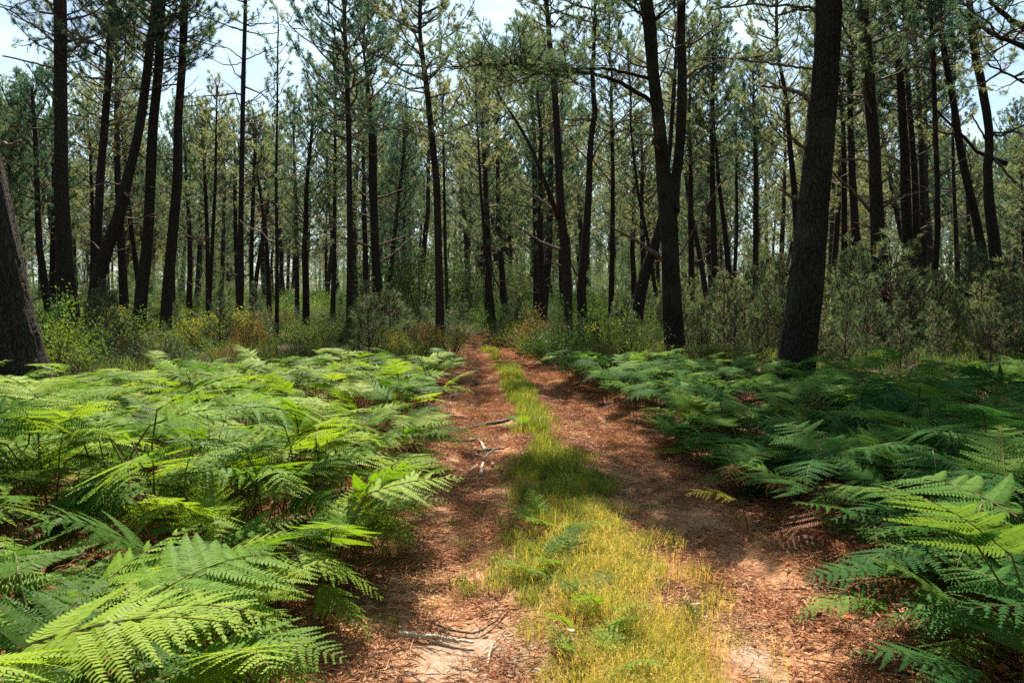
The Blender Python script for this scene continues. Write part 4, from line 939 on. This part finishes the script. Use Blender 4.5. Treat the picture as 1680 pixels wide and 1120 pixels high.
DEADC = [(110, 800, 3.9, 'reddish brown withered fern clump at the left, low in the fern bed'), (225, 735, 5.6, 'small rust-red dead fern in the left bed beyond the brown clump'),
                         (465, 690, 7.3, 'dead red-brown fern tip showing in the middle of the left bed'), (1235, 640, 10.5, 'red-brown dead fern at the back of the right bed'), (1440, 625, 10.2, 'brown dead fern at the back right of the right bed'),
                         (1330, 812, 5.9, 'curled brown dead fern under the right bed edge'), (1400, 890, 4.8, 'brown dead fern hanging at the right track edge'), (20, 880, 3.3, 'brown dead fern at the lower left edge of the picture')]
def in_left(x, y): return x < pl(y) - .28 and y < 15.6 + (x + 1) * .92 and x > -(y * .70 + .9)
def in_right(x, y): return x > pr(y) + (.18 if y < 5.6 else .04) and y < np.interp(x, [1, 2, 4, 6, 9], [16.0, 14.2, 12.4, 11.8, 11.4]) and x < y * .70 + .9
rng = np.random.default_rng(77)
spots = []
tries = 0
while tries < 60000 and len(spots) < 800:
    tries += 1
    y = 1.75 + rng.random() ** .75 * 14.5; x = rng.uniform(-11, 11)
    if y < 2.3 and x > -1.0: continue
    if not (in_left(x, y) or in_right(x, y)): continue
    if math.hypot(x, y) < 1.7: continue
    mind = (.255 + .012 * y) if x < 0 else (.25 + .008 * y)
    if any((x - a) ** 2 + (y - b) ** 2 < mind ** 2 for a, b in spots): continue
    if math.hypot(x + 6.7, y - 10.5) < .75 or math.hypot(x - 4.6, y - 13) < .6: continue
    if any(math.hypot(x - (q[0] - CX) / F * q[2], y - q[2] + .12) < .55 for q in DEADC): continue
    # thin places showing brown litter
    if fbm(np.array(x * .8), np.array(y * .8), 66) < (.40 if y > 5.5 else .33) and rng.random() < .8: continue
    spots.append((x, y))
spots.sort(key=lambda t: t[1])
print('FERN SPOTS', len(spots))
N_IND = 290
FERNS = []
for (x, y) in spots[:N_IND]:
    left = x < 0
    e = (pl(y) - x) if left else (x - pr(y))
    edge = e < .62
    side = 'left' if left else 'right'
    if edge: zone = 'leaning over the %s edge of the track' % side
    elif e < 2.0: zone = 'in the inner part of the %s fern bed' % side
    else: zone = 'in the outer part of the %s fern bed' % side
    dep = 'closest to the viewer' if y < 3.6 else 'in the foreground' if y < 5.5 else 'in the middle ground' if y < 8.5 else 'at the back'
    out = None
    if edge: out = (0.0 if left else math.pi) - (.5 if left else -.5)
    hs = (.86 if edge else 1.0) * rng.uniform(.80, 1.15) * (1.0 if y < 6.5 else .80) * (.66 + .72 * float(fbm(np.array(x * .9), np.array(y * .9), 95)))
    sz = rng.uniform(.70, 1.08) * (1 if left else 1.08) * (.92 if edge else 1) * (1.08 if y < 5.5 else 1)
    fo = fern(x, y, int(rng.integers(4, 7)), sz, hs, 'bracken', 'bracken in the %s fern bed' % side, rng, out, FROND if left else FROND_SHADE, spread=1.6, tilt=.16)
    FERNS.append((fo, x, y, left, e, hs))
rest = spots[N_IND:]
pts, rots, scl = [], [], []
for (x, y) in rest:
    for k in range(4):
        pts.append((x + rng.normal(0, .05), y + rng.normal(0, .05), float(gz(x, y)) - .01)); rots.append((rng.normal(0, .1), rng.normal(0, .1), rng.uniform(0, 6.28))); scl.append(rng.uniform(.78, 1.02))
# lower fill layer under the whole bed
n = 0
while n < 520:
    y = 1.8 + rng.random() ** 1.25 * 14; x = rng.uniform(-11, 11)
    if not (in_left(x + .12, y) or in_right(x - .12, y)) or math.hypot(x, y) < 1.7: continue
    n += 1
    pts.append((x, y, float(gz(x, y)) - .12)); rots.append((rng.normal(0, .15), rng.normal(0, .15), rng.uniform(0, 6.28))); scl.append(rng.uniform(.6, .85))
L_ = [k for k, p in enumerate(pts) if p[0] < 0]; R_ = [k for k, p in enumerate(pts) if p[0] >= 0]
for nm, ids, pro, w_ in (('bracken_cover', L_, FROND, 'left'), ('bracken_cover', R_, FROND_SHADE, 'right')):
    o = scatter(nm, pro, [pts[k] for k in ids], [rots[k] for k in ids], [scl[k] for k in ids], 8)
    tag(o, 'dense lower layer of bracken filling the %s fern bed' % w_, 'fern cover', kind='stuff')
pts, rots, scl = [], [], []
n = 0
while n < 420:
    y = 1.8 + rng.random() ** .8 * 14; x = rng.uniform(-11, 11)
    if not (in_left(x - .0, y) or in_right(x + .0, y)): continue
    if fbm(np.array(x * .7), np.array(y * .7), 88) < .45 and rng.random() < .7: continue
    n += 1
    pts.append((x, y, float(gz(x, y)) - .03)); rots.append((rng.normal(0, .35), rng.normal(0, .35), rng.uniform(0, 6.28))); scl.append(rng.uniform(.6, 1.1))
o = scatter('dead_bracken', DEAD, pts, rots, scl, 9)
tag(o, 'rust-brown withered bracken under and between the green ferns', 'dead fern', kind='stuff')
# single dead clumps that show
for (px, py, d, lab) in DEADC:
    x = (px - CX) / F * d
    zt = CAMZ - (py - HY) / F * d
    fern(x, d, 7, .9, max(.8, min(1.25, zt / .45)), lab, None, rng, None, DEAD, name='withered_fern')
# particular ferns
def fern_at(px, py, n, size, lab, protos=SMALL, out=None, hs=1.0, spread=1.5, name='bracken_fern'):
    d = F * CAMZ / (py - HY); x = (px - CX) / F * d
    return fern(x, d, n, size, hs, lab, None, rng, out, protos, spread, name)
fern_at(905, 868, 5, 1.07, 'small pale fern growing in the grass in the middle of the track, nearest the shade')
fern_at(888, 935, 3, 0.81, 'tiny fern in the grass strip, second from the back')
fern_at(940, 930, 2, 0.78, 'tiny single-fronded fern to the right in the grass strip')
fern_at(985, 1000, 4, 0.91, 'small fern half hidden in yellow grass in the strip')
fern_at(960, 1030, 3, 0.81, 'small fern left of the yellow grass in the strip')
fern_at(955, 1085, 4, 0.81, 'bright green little fern lowest in the grass strip')
fern_at(862, 700, 5, 1.0, 'dark bushy fern in the far grass strip beyond the wood pile')
fern_at(1125, 745, 4, 1.0, 'small shaded fern at the foot of the right bed', hs=.8)
d = 5.5; fern((1222 - CX) / F * d, d, 1, 1.0, 1.25, 'single yellow fern frond at the right edge of the track', None, rng, math.pi, [YELL], .1)
fern(2.25, 3.75, 3, 1.25, .72, 'broad lit fern spreading low over the bottom right corner', None, rng, math.pi * .95, FROND_SHADE, 1.0)
fern(2.15, 4.7, 2, .8, .7, 'fern with pale tip reaching to the track on the right', None, rng, math.pi, FROND_SHADE, .4)
fern(1.95, 5.9, 3, .8, .75, 'fern behind the yellow frond on the right edge', None, rng, math.pi, FROND_SHADE, 1.2)
for q, (x, y, lab) in enumerate([(-.92, 5.6, 'pale fern reaching farthest over the track on the left'), (-1.0, 4.9, 'big fern with a shaded skirt at the left edge of the track'), (-.98, 4.35, 'fern with drooping fronds just in front of the shaded skirt on the left edge'), (-1.15, 3.1, 'bright fern frond at the bottom left near the track'),
                                 (-1.0, 7.4, 'fern leaning over the left edge beside the wood pile')]):
    fern(x, y, 5, .95, .85, lab, None, rng, -.1, FROND, 1.3)

# ------------------------------------------------------------------ grass
def grass_tuft(seed, n, h, rad, mat_i, bend=.5, w=.004, mats=None):
    rng = np.random.default_rng(seed); mb = MB()
    for k in range(n):
        a = rng.uniform(0, 6.28); r = rad * math.sqrt(rng.random()); b = np.array([r * math.cos(a), r * math.sin(a), -.01])
        hh = h * rng.uniform(.45, 1.1); d = rng.uniform(0, 6.28); lean = np.array([math.cos(d), math.sin(d), 0]) * bend * hh * rng.uniform(.3, 1)
        sd = np.array([-math.sin(d), math.cos(d), 0]) * w * .5 * rng.uniform(.6, 1.3)
        p1 = b + np.array([0, 0, hh * .5]) + lean * .3; p2 = b + np.array([0, 0, hh * .85]) + lean * .9; p3 = p2 + np.array([0, 0, -.0 * hh]) + lean * .5
        mb.add([b - sd, b + sd, p1 - sd * .8, p1 + sd * .8, p2 - sd * .5, p2 + sd * .5, p3], [[4, 5, 6]], [[0, 1, 3, 2], [2, 3, 5, 4]], mat_i if rng.random() < .8 else 1 - mat_i)
    return mb.mesh('grass_tuft', list(mats or (M_GRASSG, M_GRASSY)))
GG = [grass_tuft(500 + k, 46, .13, .10, 0) for k in range(4)]
GD = [grass_tuft(510 + k, 52, .12, .11, 1, .7, .003) for k in range(4)]
GT = [grass_tuft(520 + k, 40, .24, .10, 0, .5) for k in range(3)]
def sample_strip(n, y0, y1, wmul, rng, pw=1.0):
    y = y0 + (y1 - y0) * rng.random(n) ** pw
    x = grass_c(y) + rng.normal(0, .55, n).clip(-1.35, 1.35) * grass_half(y) * wmul
    return x, y
def strip_obj(name, protos, x, y, s, label, seed):
    n = len(x); rg = np.random.default_rng(seed)
    o = scatter(name, protos, np.stack([x, y, gz(x, y)], -1), np.stack([rg.normal(0, .08, n), rg.normal(0, .08, n), rg.uniform(0, 6.28, n)], -1), s * rg.uniform(.6, 1.2, n), seed)
    tag(o, label, 'grass', kind='stuff')
rg = np.random.default_rng(31)
x, y = sample_strip(1500, 2.6, 6.3, .95, rg, 1.0)
keep = rg.random(1500) < np.clip(.10 + .7 * np.exp(-((x - .68) / .30) ** 2), 0, 1) * (fbm(x * 2.2, y * 2.2, 51) > .46)
strip_obj('dry_grass', GD, x[keep], y[keep], 1.0, 'fine yellow and orange dry grass in the middle of the track, foreground', 41)
x, y = sample_strip(1400, 3.4, 8.4, 1.0, rg, .8)
keep = (fbm(x * 1.7, y * 1.7, 52) > .5) & (rg.random(1400) < np.interp(y, [3.4, 5, 6, 8], [.5, .7, .8, .6]))
strip_obj('green_grass', GG, x[keep], y[keep], .8, 'short green grass mixed along the middle of the track', 42)
x, y = sample_strip(1100, 5.4, 10.2, .85, rg, 1.0)
keep = (rg.random(1100) < .5 * np.interp(y, [5.4, 6.6, 8, 10.2], [.2, 1, .7, .5])) & (fbm(x * 2.6, y * 1.3, 56) > .54)
strip_obj('shaded_grass', GT, x[keep], y[keep], .8, 'taller green grass in the shaded band of the middle strip', 43)
x, y = sample_strip(2000, 9.5, 27, .7, rg, .9)
keep = (fbm(x * 1.2, y * .8, 53) > .50)
strip_obj('far_strip_grass', GT, x[keep], y[keep], .75, 'bright green grass strip running away along the track', 44)
def seed_tuft(seed):
    rng = np.random.default_rng(seed); mb = MB()
    for k in range(13):
        a = rng.uniform(0, 6.28); b = np.array([math.cos(a), math.sin(a), 0]) * rng.uniform(0, .09); h = rng.uniform(.16, .32); l = np.array([rng.normal(0, .05), rng.normal(0, .05), 0])
        t = b + l + [0, 0, h]; m = b + l * .35 + [0, 0, h * .55]; sd = np.array([.0009, .0006, 0])
        mb.add([b - sd, b + sd, m - sd, m + sd, t], [[2, 3, 4]], [[0, 1, 3, 2]], 0)
        for j in range(9):
            c = m + (t - m) * rng.uniform(.55, 1.05) + rng.normal(0, .006, 3); d = unit(rng.normal(size=3) + [0, 0, 1]) * .011; s2 = unit(rng.normal(size=3)) * .0022
            mb.add([c, c + d * .5 + s2, c + d, c + d * .5 - s2], None, [[0, 1, 2, 3]], 1)
    return mb.mesh('seed_grass', [M_GRASSY, M_SEED])
GSD = [seed_tuft(540 + k) for k in range(4)]
n = 130; y = rg.uniform(2.8, 5.0, n); x = rg.normal(.70, .24, n); keep = (x < pr(y) - .35) & (x > -.1) & (fbm(x * 2, y * 2, 58) > .48)
strip_obj('seed_grass', GSD, x[keep], y[keep], .8, 'hazy orange-tan seed heads above the dry grass in the lower middle', 47)
# scattered tufts on the litter at the sides and the woodland floor
n = 500; y = rg.uniform(2.8, 16, n); x = pl(y) + (pr(y) - pl(y)) * rg.random(n); keep = fbm(x * 2, y * 2, 57) > .6
strip_obj('stray_grass', GG, x[keep], y[keep], .6, 'stray green grass blades on the needle litter of the track', 45)
n = 9500; y = 10.5 + rg.random(n) ** .8 * 52; x = rg.uniform(-1.25, 1.25, n) * y
keep = ~((x > pl(y) - .3) & (x < pr(y) + .3)) & ~np.array([(in_left(a, b) or in_right(a, b)) for a, b in zip(x, y)])
HEATH = [grass_tuft(530 + k, 60, .40, .3, 0, .6, .011, (M_BUSHD, M_GRASSG) if k % 2 else (M_BUSHG, M_BUSHO)) for k in range(4)]
strip_obj('woodland_grass', HEATH, x[keep], y[keep], 1.0, 'rough grass and heath covering the floor under the pines', 46)

# ------------------------------------------------------------------ litter: needles, flakes
def litter(seed, n, nf, rad):
    rng = np.random.default_rng(seed); mb = MB()
    a = rng.uniform(0, 6.28, n); r = rad * np.sqrt(rng.random(n)); c = np.stack([r * np.cos(a), r * np.sin(a), rng.uniform(.002, .014, n)], -1)
    d = rng.uniform(0, 6.28, n); l = rng.uniform(.04, .12, n); dv = np.stack([np.cos(d), np.sin(d), rng.normal(0, .10, n)], -1) * l[:, None]
    s = np.stack([-np.sin(d), np.cos(d), np.zeros(n)], -1) * .0016
    V = np.stack([c - s, c + s, c + dv * .5 + s + [0, 0, .004], c + dv], 1).reshape(-1, 3); mb.add(V, None, np.arange(n * 4).reshape(-1, 4), 0)
    a = rng.uniform(0, 6.28, nf); r = rad * np.sqrt(rng.random(nf)); c = np.stack([r * np.cos(a), r * np.sin(a), rng.uniform(.004, .015, nf)], -1)
    d = rng.uniform(0, 6.28, nf); l = rng.uniform(.006, .018, nf)[:, None]; u = np.stack([np.cos(d), np.sin(d), rng.normal(0, .35, nf)], -1); v = np.stack([-np.sin(d), np.cos(d), rng.normal(0, .35, nf)], -1)
    V = np.stack([c - u * l, c + v * l * .5, c + u * l, c - v * l * .6], 1).reshape(-1, 3); mb.add(V, None, np.arange(nf * 4).reshape(-1, 4), 1)
    for k in range(3):
        a = rng.uniform(0, 6.28); c = np.array([rng.uniform(-.2, .2), rng.uniform(-.2, .2), .012]); l = rng.uniform(.05, .16); b = np.array([math.cos(a), math.sin(a), rng.normal(0, .08)])
        mb.tube(np.array([c, c + b * l * .5 + rng.normal(0, .008, 3), c + b * l]), [.0035, .003, .0015], 4, 2)
    return mb.mesh('litter', [M_LITTER, M_FLAKE, M_TWIG])
LT = [litter(600 + k, 190, 20, .22) for k in range(6)]
n = 5200; y = 2.6 + rg.random(n) ** .9 * 31; x = pl(y) - .5 + (pr(y) - pl(y) + 1.0) * rg.random(n)
gm = np.exp(-((x - grass_c(y)) / (grass_half(y) * 1.0)) ** 2); keep = rg.random(n) > gm * .7
x, y = x[keep], y[keep]; n = len(x)
sd = blob(x, y, 1.15, 3.8, .22, .9) + blob(x, y, -.3, 3.7, .3, .4)
keep = (rg.random(n) > sd * .75) & (rg.random(n) < np.clip(.25 + 4 * (fbm(x * 1.6, y * 1.6, 71) - .36), .2, 1)); x, y = x[keep], y[keep]; n = len(x)
o = scatter('needle_litter', LT, np.stack([x, y, gz(x, y)], -1), np.stack([np.zeros(n), np.zeros(n), rg.uniform(0, 6.28, n)], -1), rg.uniform(.8, 1.3, n), 61)
tag(o, 'reddish brown fallen pine needles and bark flakes covering the track', 'leaf litter', kind='stuff')
n = 1500; y = 1.8 + rg.random(n) * 13; x = rg.uniform(-9, 9, n); keep = np.array([in_left(a, b) or in_right(a, b) for a, b in zip(x, y)]); x, y = x[keep], y[keep]; n = len(x)
o = scatter('brown_litter', LT, np.stack([x, y, gz(x, y)], -1), np.stack([np.zeros(n), np.zeros(n), rg.uniform(0, 6.28, n)], -1), rg.uniform(1.2, 1.9, n), 62)
tag(o, 'brown needle litter on the soil beneath the ferns', 'leaf litter', kind='stuff')

# ------------------------------------------------------------------ sticks, wood pieces, stones
def gp(px, py, h=0.0):
    d = F * (CAMZ - h) / (py - HY); x = (px - CX) / F * d; return np.array([x, d, float(gz(x, d)) + h])
def stick(name, pix, rad, mat, label, cat='stick', group=None, twigs=0, h=.02, seed=0, sides=7):
    rng = np.random.default_rng(800 + seed)
    p = np.array([gp(a, b) for a, b in pix]); p[:, 2] += h
    base = p[0].copy(); m = len(p); f = np.linspace(0, m - 1, m * 5)
    q = np.stack([np.interp(f, np.arange(m), p[:, k]) for k in range(3)], -1) - base
    q[1:-1] = (q[:-2] + q[1:-1] + q[2:]) / 3; q += rng.normal(0, rad * .22, q.shape)
    rr = np.interp(f, [0, m - 1], [rad, rad * .5]) * (1 + .25 * vnoise(f * 1.7, f * 0, seed))
    mb = MB(); mb.tube(q, rr, sides)
    o = tag(obj(name, mb.mesh(name, [mat], True), loc=tuple(base)), label, cat, group)
    for k in range(twigs):
        i = rng.integers(2, len(q) - 1); dv = unit(np.array([rng.normal(), rng.normal(), .35])) * rng.uniform(.06, .16)
        t = MB(); t.tube(np.array([q[i], q[i] + dv * .5, q[i] + dv + [0, 0, -.01]]), [rad * .45, rad * .3, rad * .12], 4)
        obj('twig', t.mesh('twig', [mat]), o)
    return o
def chunk(name, px, py, size, mat, label, cat, rot=(0, 0, 0), seed=0, group=None, lift=0):
    """a split piece of wood or a stone: a worn block with broken ends"""
    rng = np.random.default_rng(900 + seed); n, sd = 7, 8
    s = np.linspace(-1, 1, n); a = np.arange(sd) * 6.283 / sd
    rr = np.sqrt(np.clip(1 - (np.abs(s) ** 5) * .85, .05, 1))
    V = np.stack([np.repeat(s[:, None], sd, 1) + rng.normal(0, .05, (n, sd)), rr[:, None] * np.cos(a) * rng.uniform(.75, 1.1, (n, sd)), rr[:, None] * np.sin(a) * rng.uniform(.7, 1.1, (n, sd))], -1).reshape(-1, 3) * (np.array(size) / 2)
    V = np.vstack([V, [[-size[0] * .5, 0, 0], [size[0] * .5, 0, 0]]])
    i = np.arange(n - 1)[:, None] * sd; j = np.arange(sd)[None, :]; k = (j + 1) % sd
    Q = np.stack([i + j, i + k, i + sd + k, i + sd + j], -1).reshape(-1, 4); jj = np.arange(sd); kk = (jj + 1) % sd
    T = np.vstack([np.stack([kk, jj, np.full(sd, n * sd)], -1), np.stack([(n - 1) * sd + jj, (n - 1) * sd + kk, np.full(sd, n * sd + 1)], -1)])
    p = gp(px, py); p[2] += lift + size[2] * .3
    return tag(obj(name, mesh_np(name, V, T, Q, [mat], smooth=False), loc=tuple(p), rot=rot), label, cat, group)

stick('branch_on_ground', [(655, 1036), (700, 1030), (712, 1028), (745, 1030), (778, 1034)], .012, M_DEADWOOD, 'pale fallen branch lying at the lower left of the track', 'branch', twigs=3, seed=1, h=.03)
stick('twig', [(700, 1002), (740, 1012), (780, 1018), (815, 1000), (828, 985)], .006, M_TWIG, 'long thin curved brown twig above the pale fallen branch', 'twig', seed=2)
stick('twig', [(800, 1070), (806, 1040), (830, 1025)], .006, M_DEADWOOD, 'small pale twig left of the grass strip, lower track', 'twig', seed=3)
stick('stick', [(788, 768), (790, 758), (793, 745)], .020, M_DEADWOOD, 'short pale stick end lying at the front of the dark wood pile', seed=4)
stick('stick', [(808, 757), (807, 751), (807, 744)], .018, M_DEADWOOD, 'short white stick right of the front one at the wood pile', seed=5)
stick('stick', [(796, 730), (790, 718), (786, 712)], .018, M_DEADWOOD, 'grey broken stick sticking up behind the dark wood pile', seed=6, h=.03)
stick('stick', [(770, 762), (776, 758), (783, 752)], .012, M_DEADWOOD, 'small pale chip left of the wood pile', seed=7)
stick('twig', [(764, 774), (790, 773), (820, 775)], .009, M_DEADWOOD, 'thin straight twig lying in front of the wood pile', 'twig', seed=8)
for k, (a, b, c, e) in enumerate([(768, 746, 822, 741), (774, 736, 806, 742), (784, 731, 826, 735), (792, 749, 812, 733)]):
    stick('charred_stick', [(a, b), ((a + c) / 2, (b + e) / 2 - 1), (c, e)], .016, M_CHAR, ['thickest dark log piece at the front of the wood pile', 'dark stick laid crosswise in the wood pile', 'dark stick at the back of the wood pile', 'short dark stick on top of the wood pile'][k], 'stick', 'dark wood pile pieces', h=.012 + .012 * k, seed=10 + k, twigs=1)
stick('branch_on_ground', [(752, 700), (790, 688), (830, 690), (850, 682)], .022, M_CHAR, 'dark branch lying across the left rut beyond the wood pile', 'branch', twigs=2, seed=20)
stick('branch_on_ground', [(742, 718), (775, 712), (800, 705), (822, 706)], .012, M_CHAR, 'thin dark branch just behind the wood pile', 'branch', twigs=3, seed=21)
stick('twig', [(935, 718), (962, 717), (985, 722)], .012, M_DEADWOOD, 'pale twig on the right rut level with the wood pile', 'twig', seed=22)
stick('twig', [(1010, 840), (1040, 845), (1060, 842)], .008, M_CHAR, 'thin dark twig in the shaded right rut', 'twig', seed=23)
stick('twig', [(1225, 1004), (1250, 1008), (1275, 1001)], .009, M_CHAR, 'dark twig in the shade of the right rut, near the bottom', 'twig', seed=24)
stick('twig', [(1280, 955), (1340, 960), (1390, 975)], .006, M_TWIG, 'long brown twig under the right ferns', 'twig', seed=25)
chunk('wood_piece', 1142, 1000, (.10, .045, .045), M_CHAR, 'dark broken wood lump at the grass edge on the right', 'wood', (0, .2, .3), 1)
chunk('wood_piece', 1155, 1002, (.06, .04, .035), M_DEADWOOD, 'pale broken wood chip right of the dark lump', 'wood', (.2, 0, 1.1), 2)
chunk('wood_piece', 1128, 996, (.025, .02, .10), M_DEADWOOD, 'upright pale splinter beside the dark wood lump', 'wood', (.15, .2, 0), 3, lift=.02)
chunk('wood_piece', 1140, 988, (.08, .03, .03), M_DEADWOOD, 'mossy split wood piece behind the dark lump', 'wood', (0, 0, .2), 4, lift=.03)
for k, (px, py, s) in enumerate([(980, 738, .09), (947, 686, .10), (912, 662, .09), (1013, 813, .045), (742, 808, .05), (672, 1025, .04), (890, 1030, .05), (850, 1042, .045), (925, 1040, .10), (672, 950, .05), (880, 1088, .05), (935, 1027, .06)]):
    wood = k >= 3
    labs = ['grey stone on the right rut beside the pale twig', 'dark round stone on the right rut, farther back', 'small stone on the right rut, farthest of the three', 'pale bark chip in the shaded right rut', 'pale bark chip by the left fern edge',
            'bark chip touching the pale fallen branch', 'pale bark chip on the sand below the small ferns', 'long bark chip on the sand left of the small ferns', 'large flat pale bark piece beside the lowest fern', 'white bark flake in the left rut, mid foreground', 'bark flake at the very bottom of the track', 'bark flake above the large flat pale piece']
    chunk('bark_chip' if wood else 'stone', px, py, (s, s * (.5 if wood else .8), s * (.18 if wood else .6)), M_DEADWOOD if wood else M_STONE, labs[k], 'bark' if wood else 'stone', (random.uniform(-.2, .2), random.uniform(-.2, .2), random.uniform(0, 3)), 20 + k)
# ------------------------------------------------------------------ labels that single out the repeats
ORD = ['nearest', 'second', 'third', 'fourth', 'fifth', 'sixth', 'seventh', 'eighth', 'ninth', 'tenth', 'eleventh', 'twelfth', 'thirteenth', 'fourteenth', 'fifteenth', 'sixteenth', 'seventeenth', 'eighteenth', 'nineteenth', 'twentieth', 'twenty-first', 'twenty-second', 'twenty-third', 'twenty-fourth', 'twenty-fifth', 'twenty-sixth']
MARKS = [(-400, 'the massive left-edge trunk'), (106, 'the thick straight left trunk'), (235, 'the curved left trunk'), (395, 'the lone straight pine'), (575, 'the slim straight trunk'), (720, 'the tall centre trunk'),
         (930, 'the close pair of pines'), (1104, 'the forked pine'), (1310, 'the biggest pine'), (1443, "the biggest pine's right neighbour"), (1600, 'the slanting right-hand pine')]
def ranked(items, text, key):
    groups = {}
    for it in items:
        k = max(i for i, m in enumerate(MARKS) if m[0] <= max(it[1], -399)); groups.setdefault((k, key(it)), []).append(it)
    for (k, q), L in groups.items():
        for n_, it in enumerate(sorted(L, key=lambda t: t[1])):
            it[0]['label'] = text(it, ORD[min(n_, 25)], MARKS[k][1], q)
ranked(far_pines, lambda it, o_, m, q: 'dark pine in the %s, %s one right of %s' % ({'mid distance': 'first rank behind', 'far distance': 'deeper rank', 'background': 'farthest rank'}[q], o_, m), lambda it: it[2])
ranked(SCRUB, lambda it, o_, m, q: '%s scrub bush, %s one right of %s, %s' % (it[3], o_, m, q[1]), lambda it: (it[3], 'near the ferns' if it[2] < 26 else 'farther off'))
for row, (a, b, w_) in enumerate([(0, 18, 'front'), (18, 21, 'second'), (21, 25, 'third'), (25, 29, 'fourth'), (29, 99, 'back')]):
    L = sorted([t for t in YOUNG if a <= t[2] < b], key=lambda t: t[1])
    for n_, t in enumerate(L):
        m = n_ if n_ < len(L) / 2 else len(L) - 1 - n_; sd_ = 'left' if n_ < len(L) / 2 else 'right'
        t[0]['label'] = 'grey-green young pine, %s from the %s end in the %s row of the right thicket' % ('first' if m == 0 else ORD[min(m, 25)], sd_, w_); t[0]['group'] = 'young pines of the right thicket'
edges_ = [0, 2.6, 3.2, 3.8, 4.4, 5.0, 5.6, 6.2, 6.9, 7.6, 8.4, 9.2, 10.2, 11.4, 12.8, 30]
for lf in (True, False):
    for row in range(len(edges_) - 1):
        L = sorted([t for t in FERNS if t[3] == lf and edges_[row] <= t[2] < edges_[row + 1]], key=lambda t: t[4])
        for n_, t in enumerate(L):
            hw = 'low' if t[5] < .85 else 'tall' if t[5] > 1.05 else 'mid-height'
            t[0]['label'] = '%s %s bracken, %s to the track in the %s row of the %s bed' % (hw, 'light green' if lf else 'shade-tinted green', ORD[min(n_, 25)], 'front' if row == 0 else ORD[row], 'left' if lf else 'right')
print('OBJECTS', len(bpy.data.objects), 'TRIS', sum(len(m.loops) - 2 * len(m.polygons) for m in bpy.data.meshes))
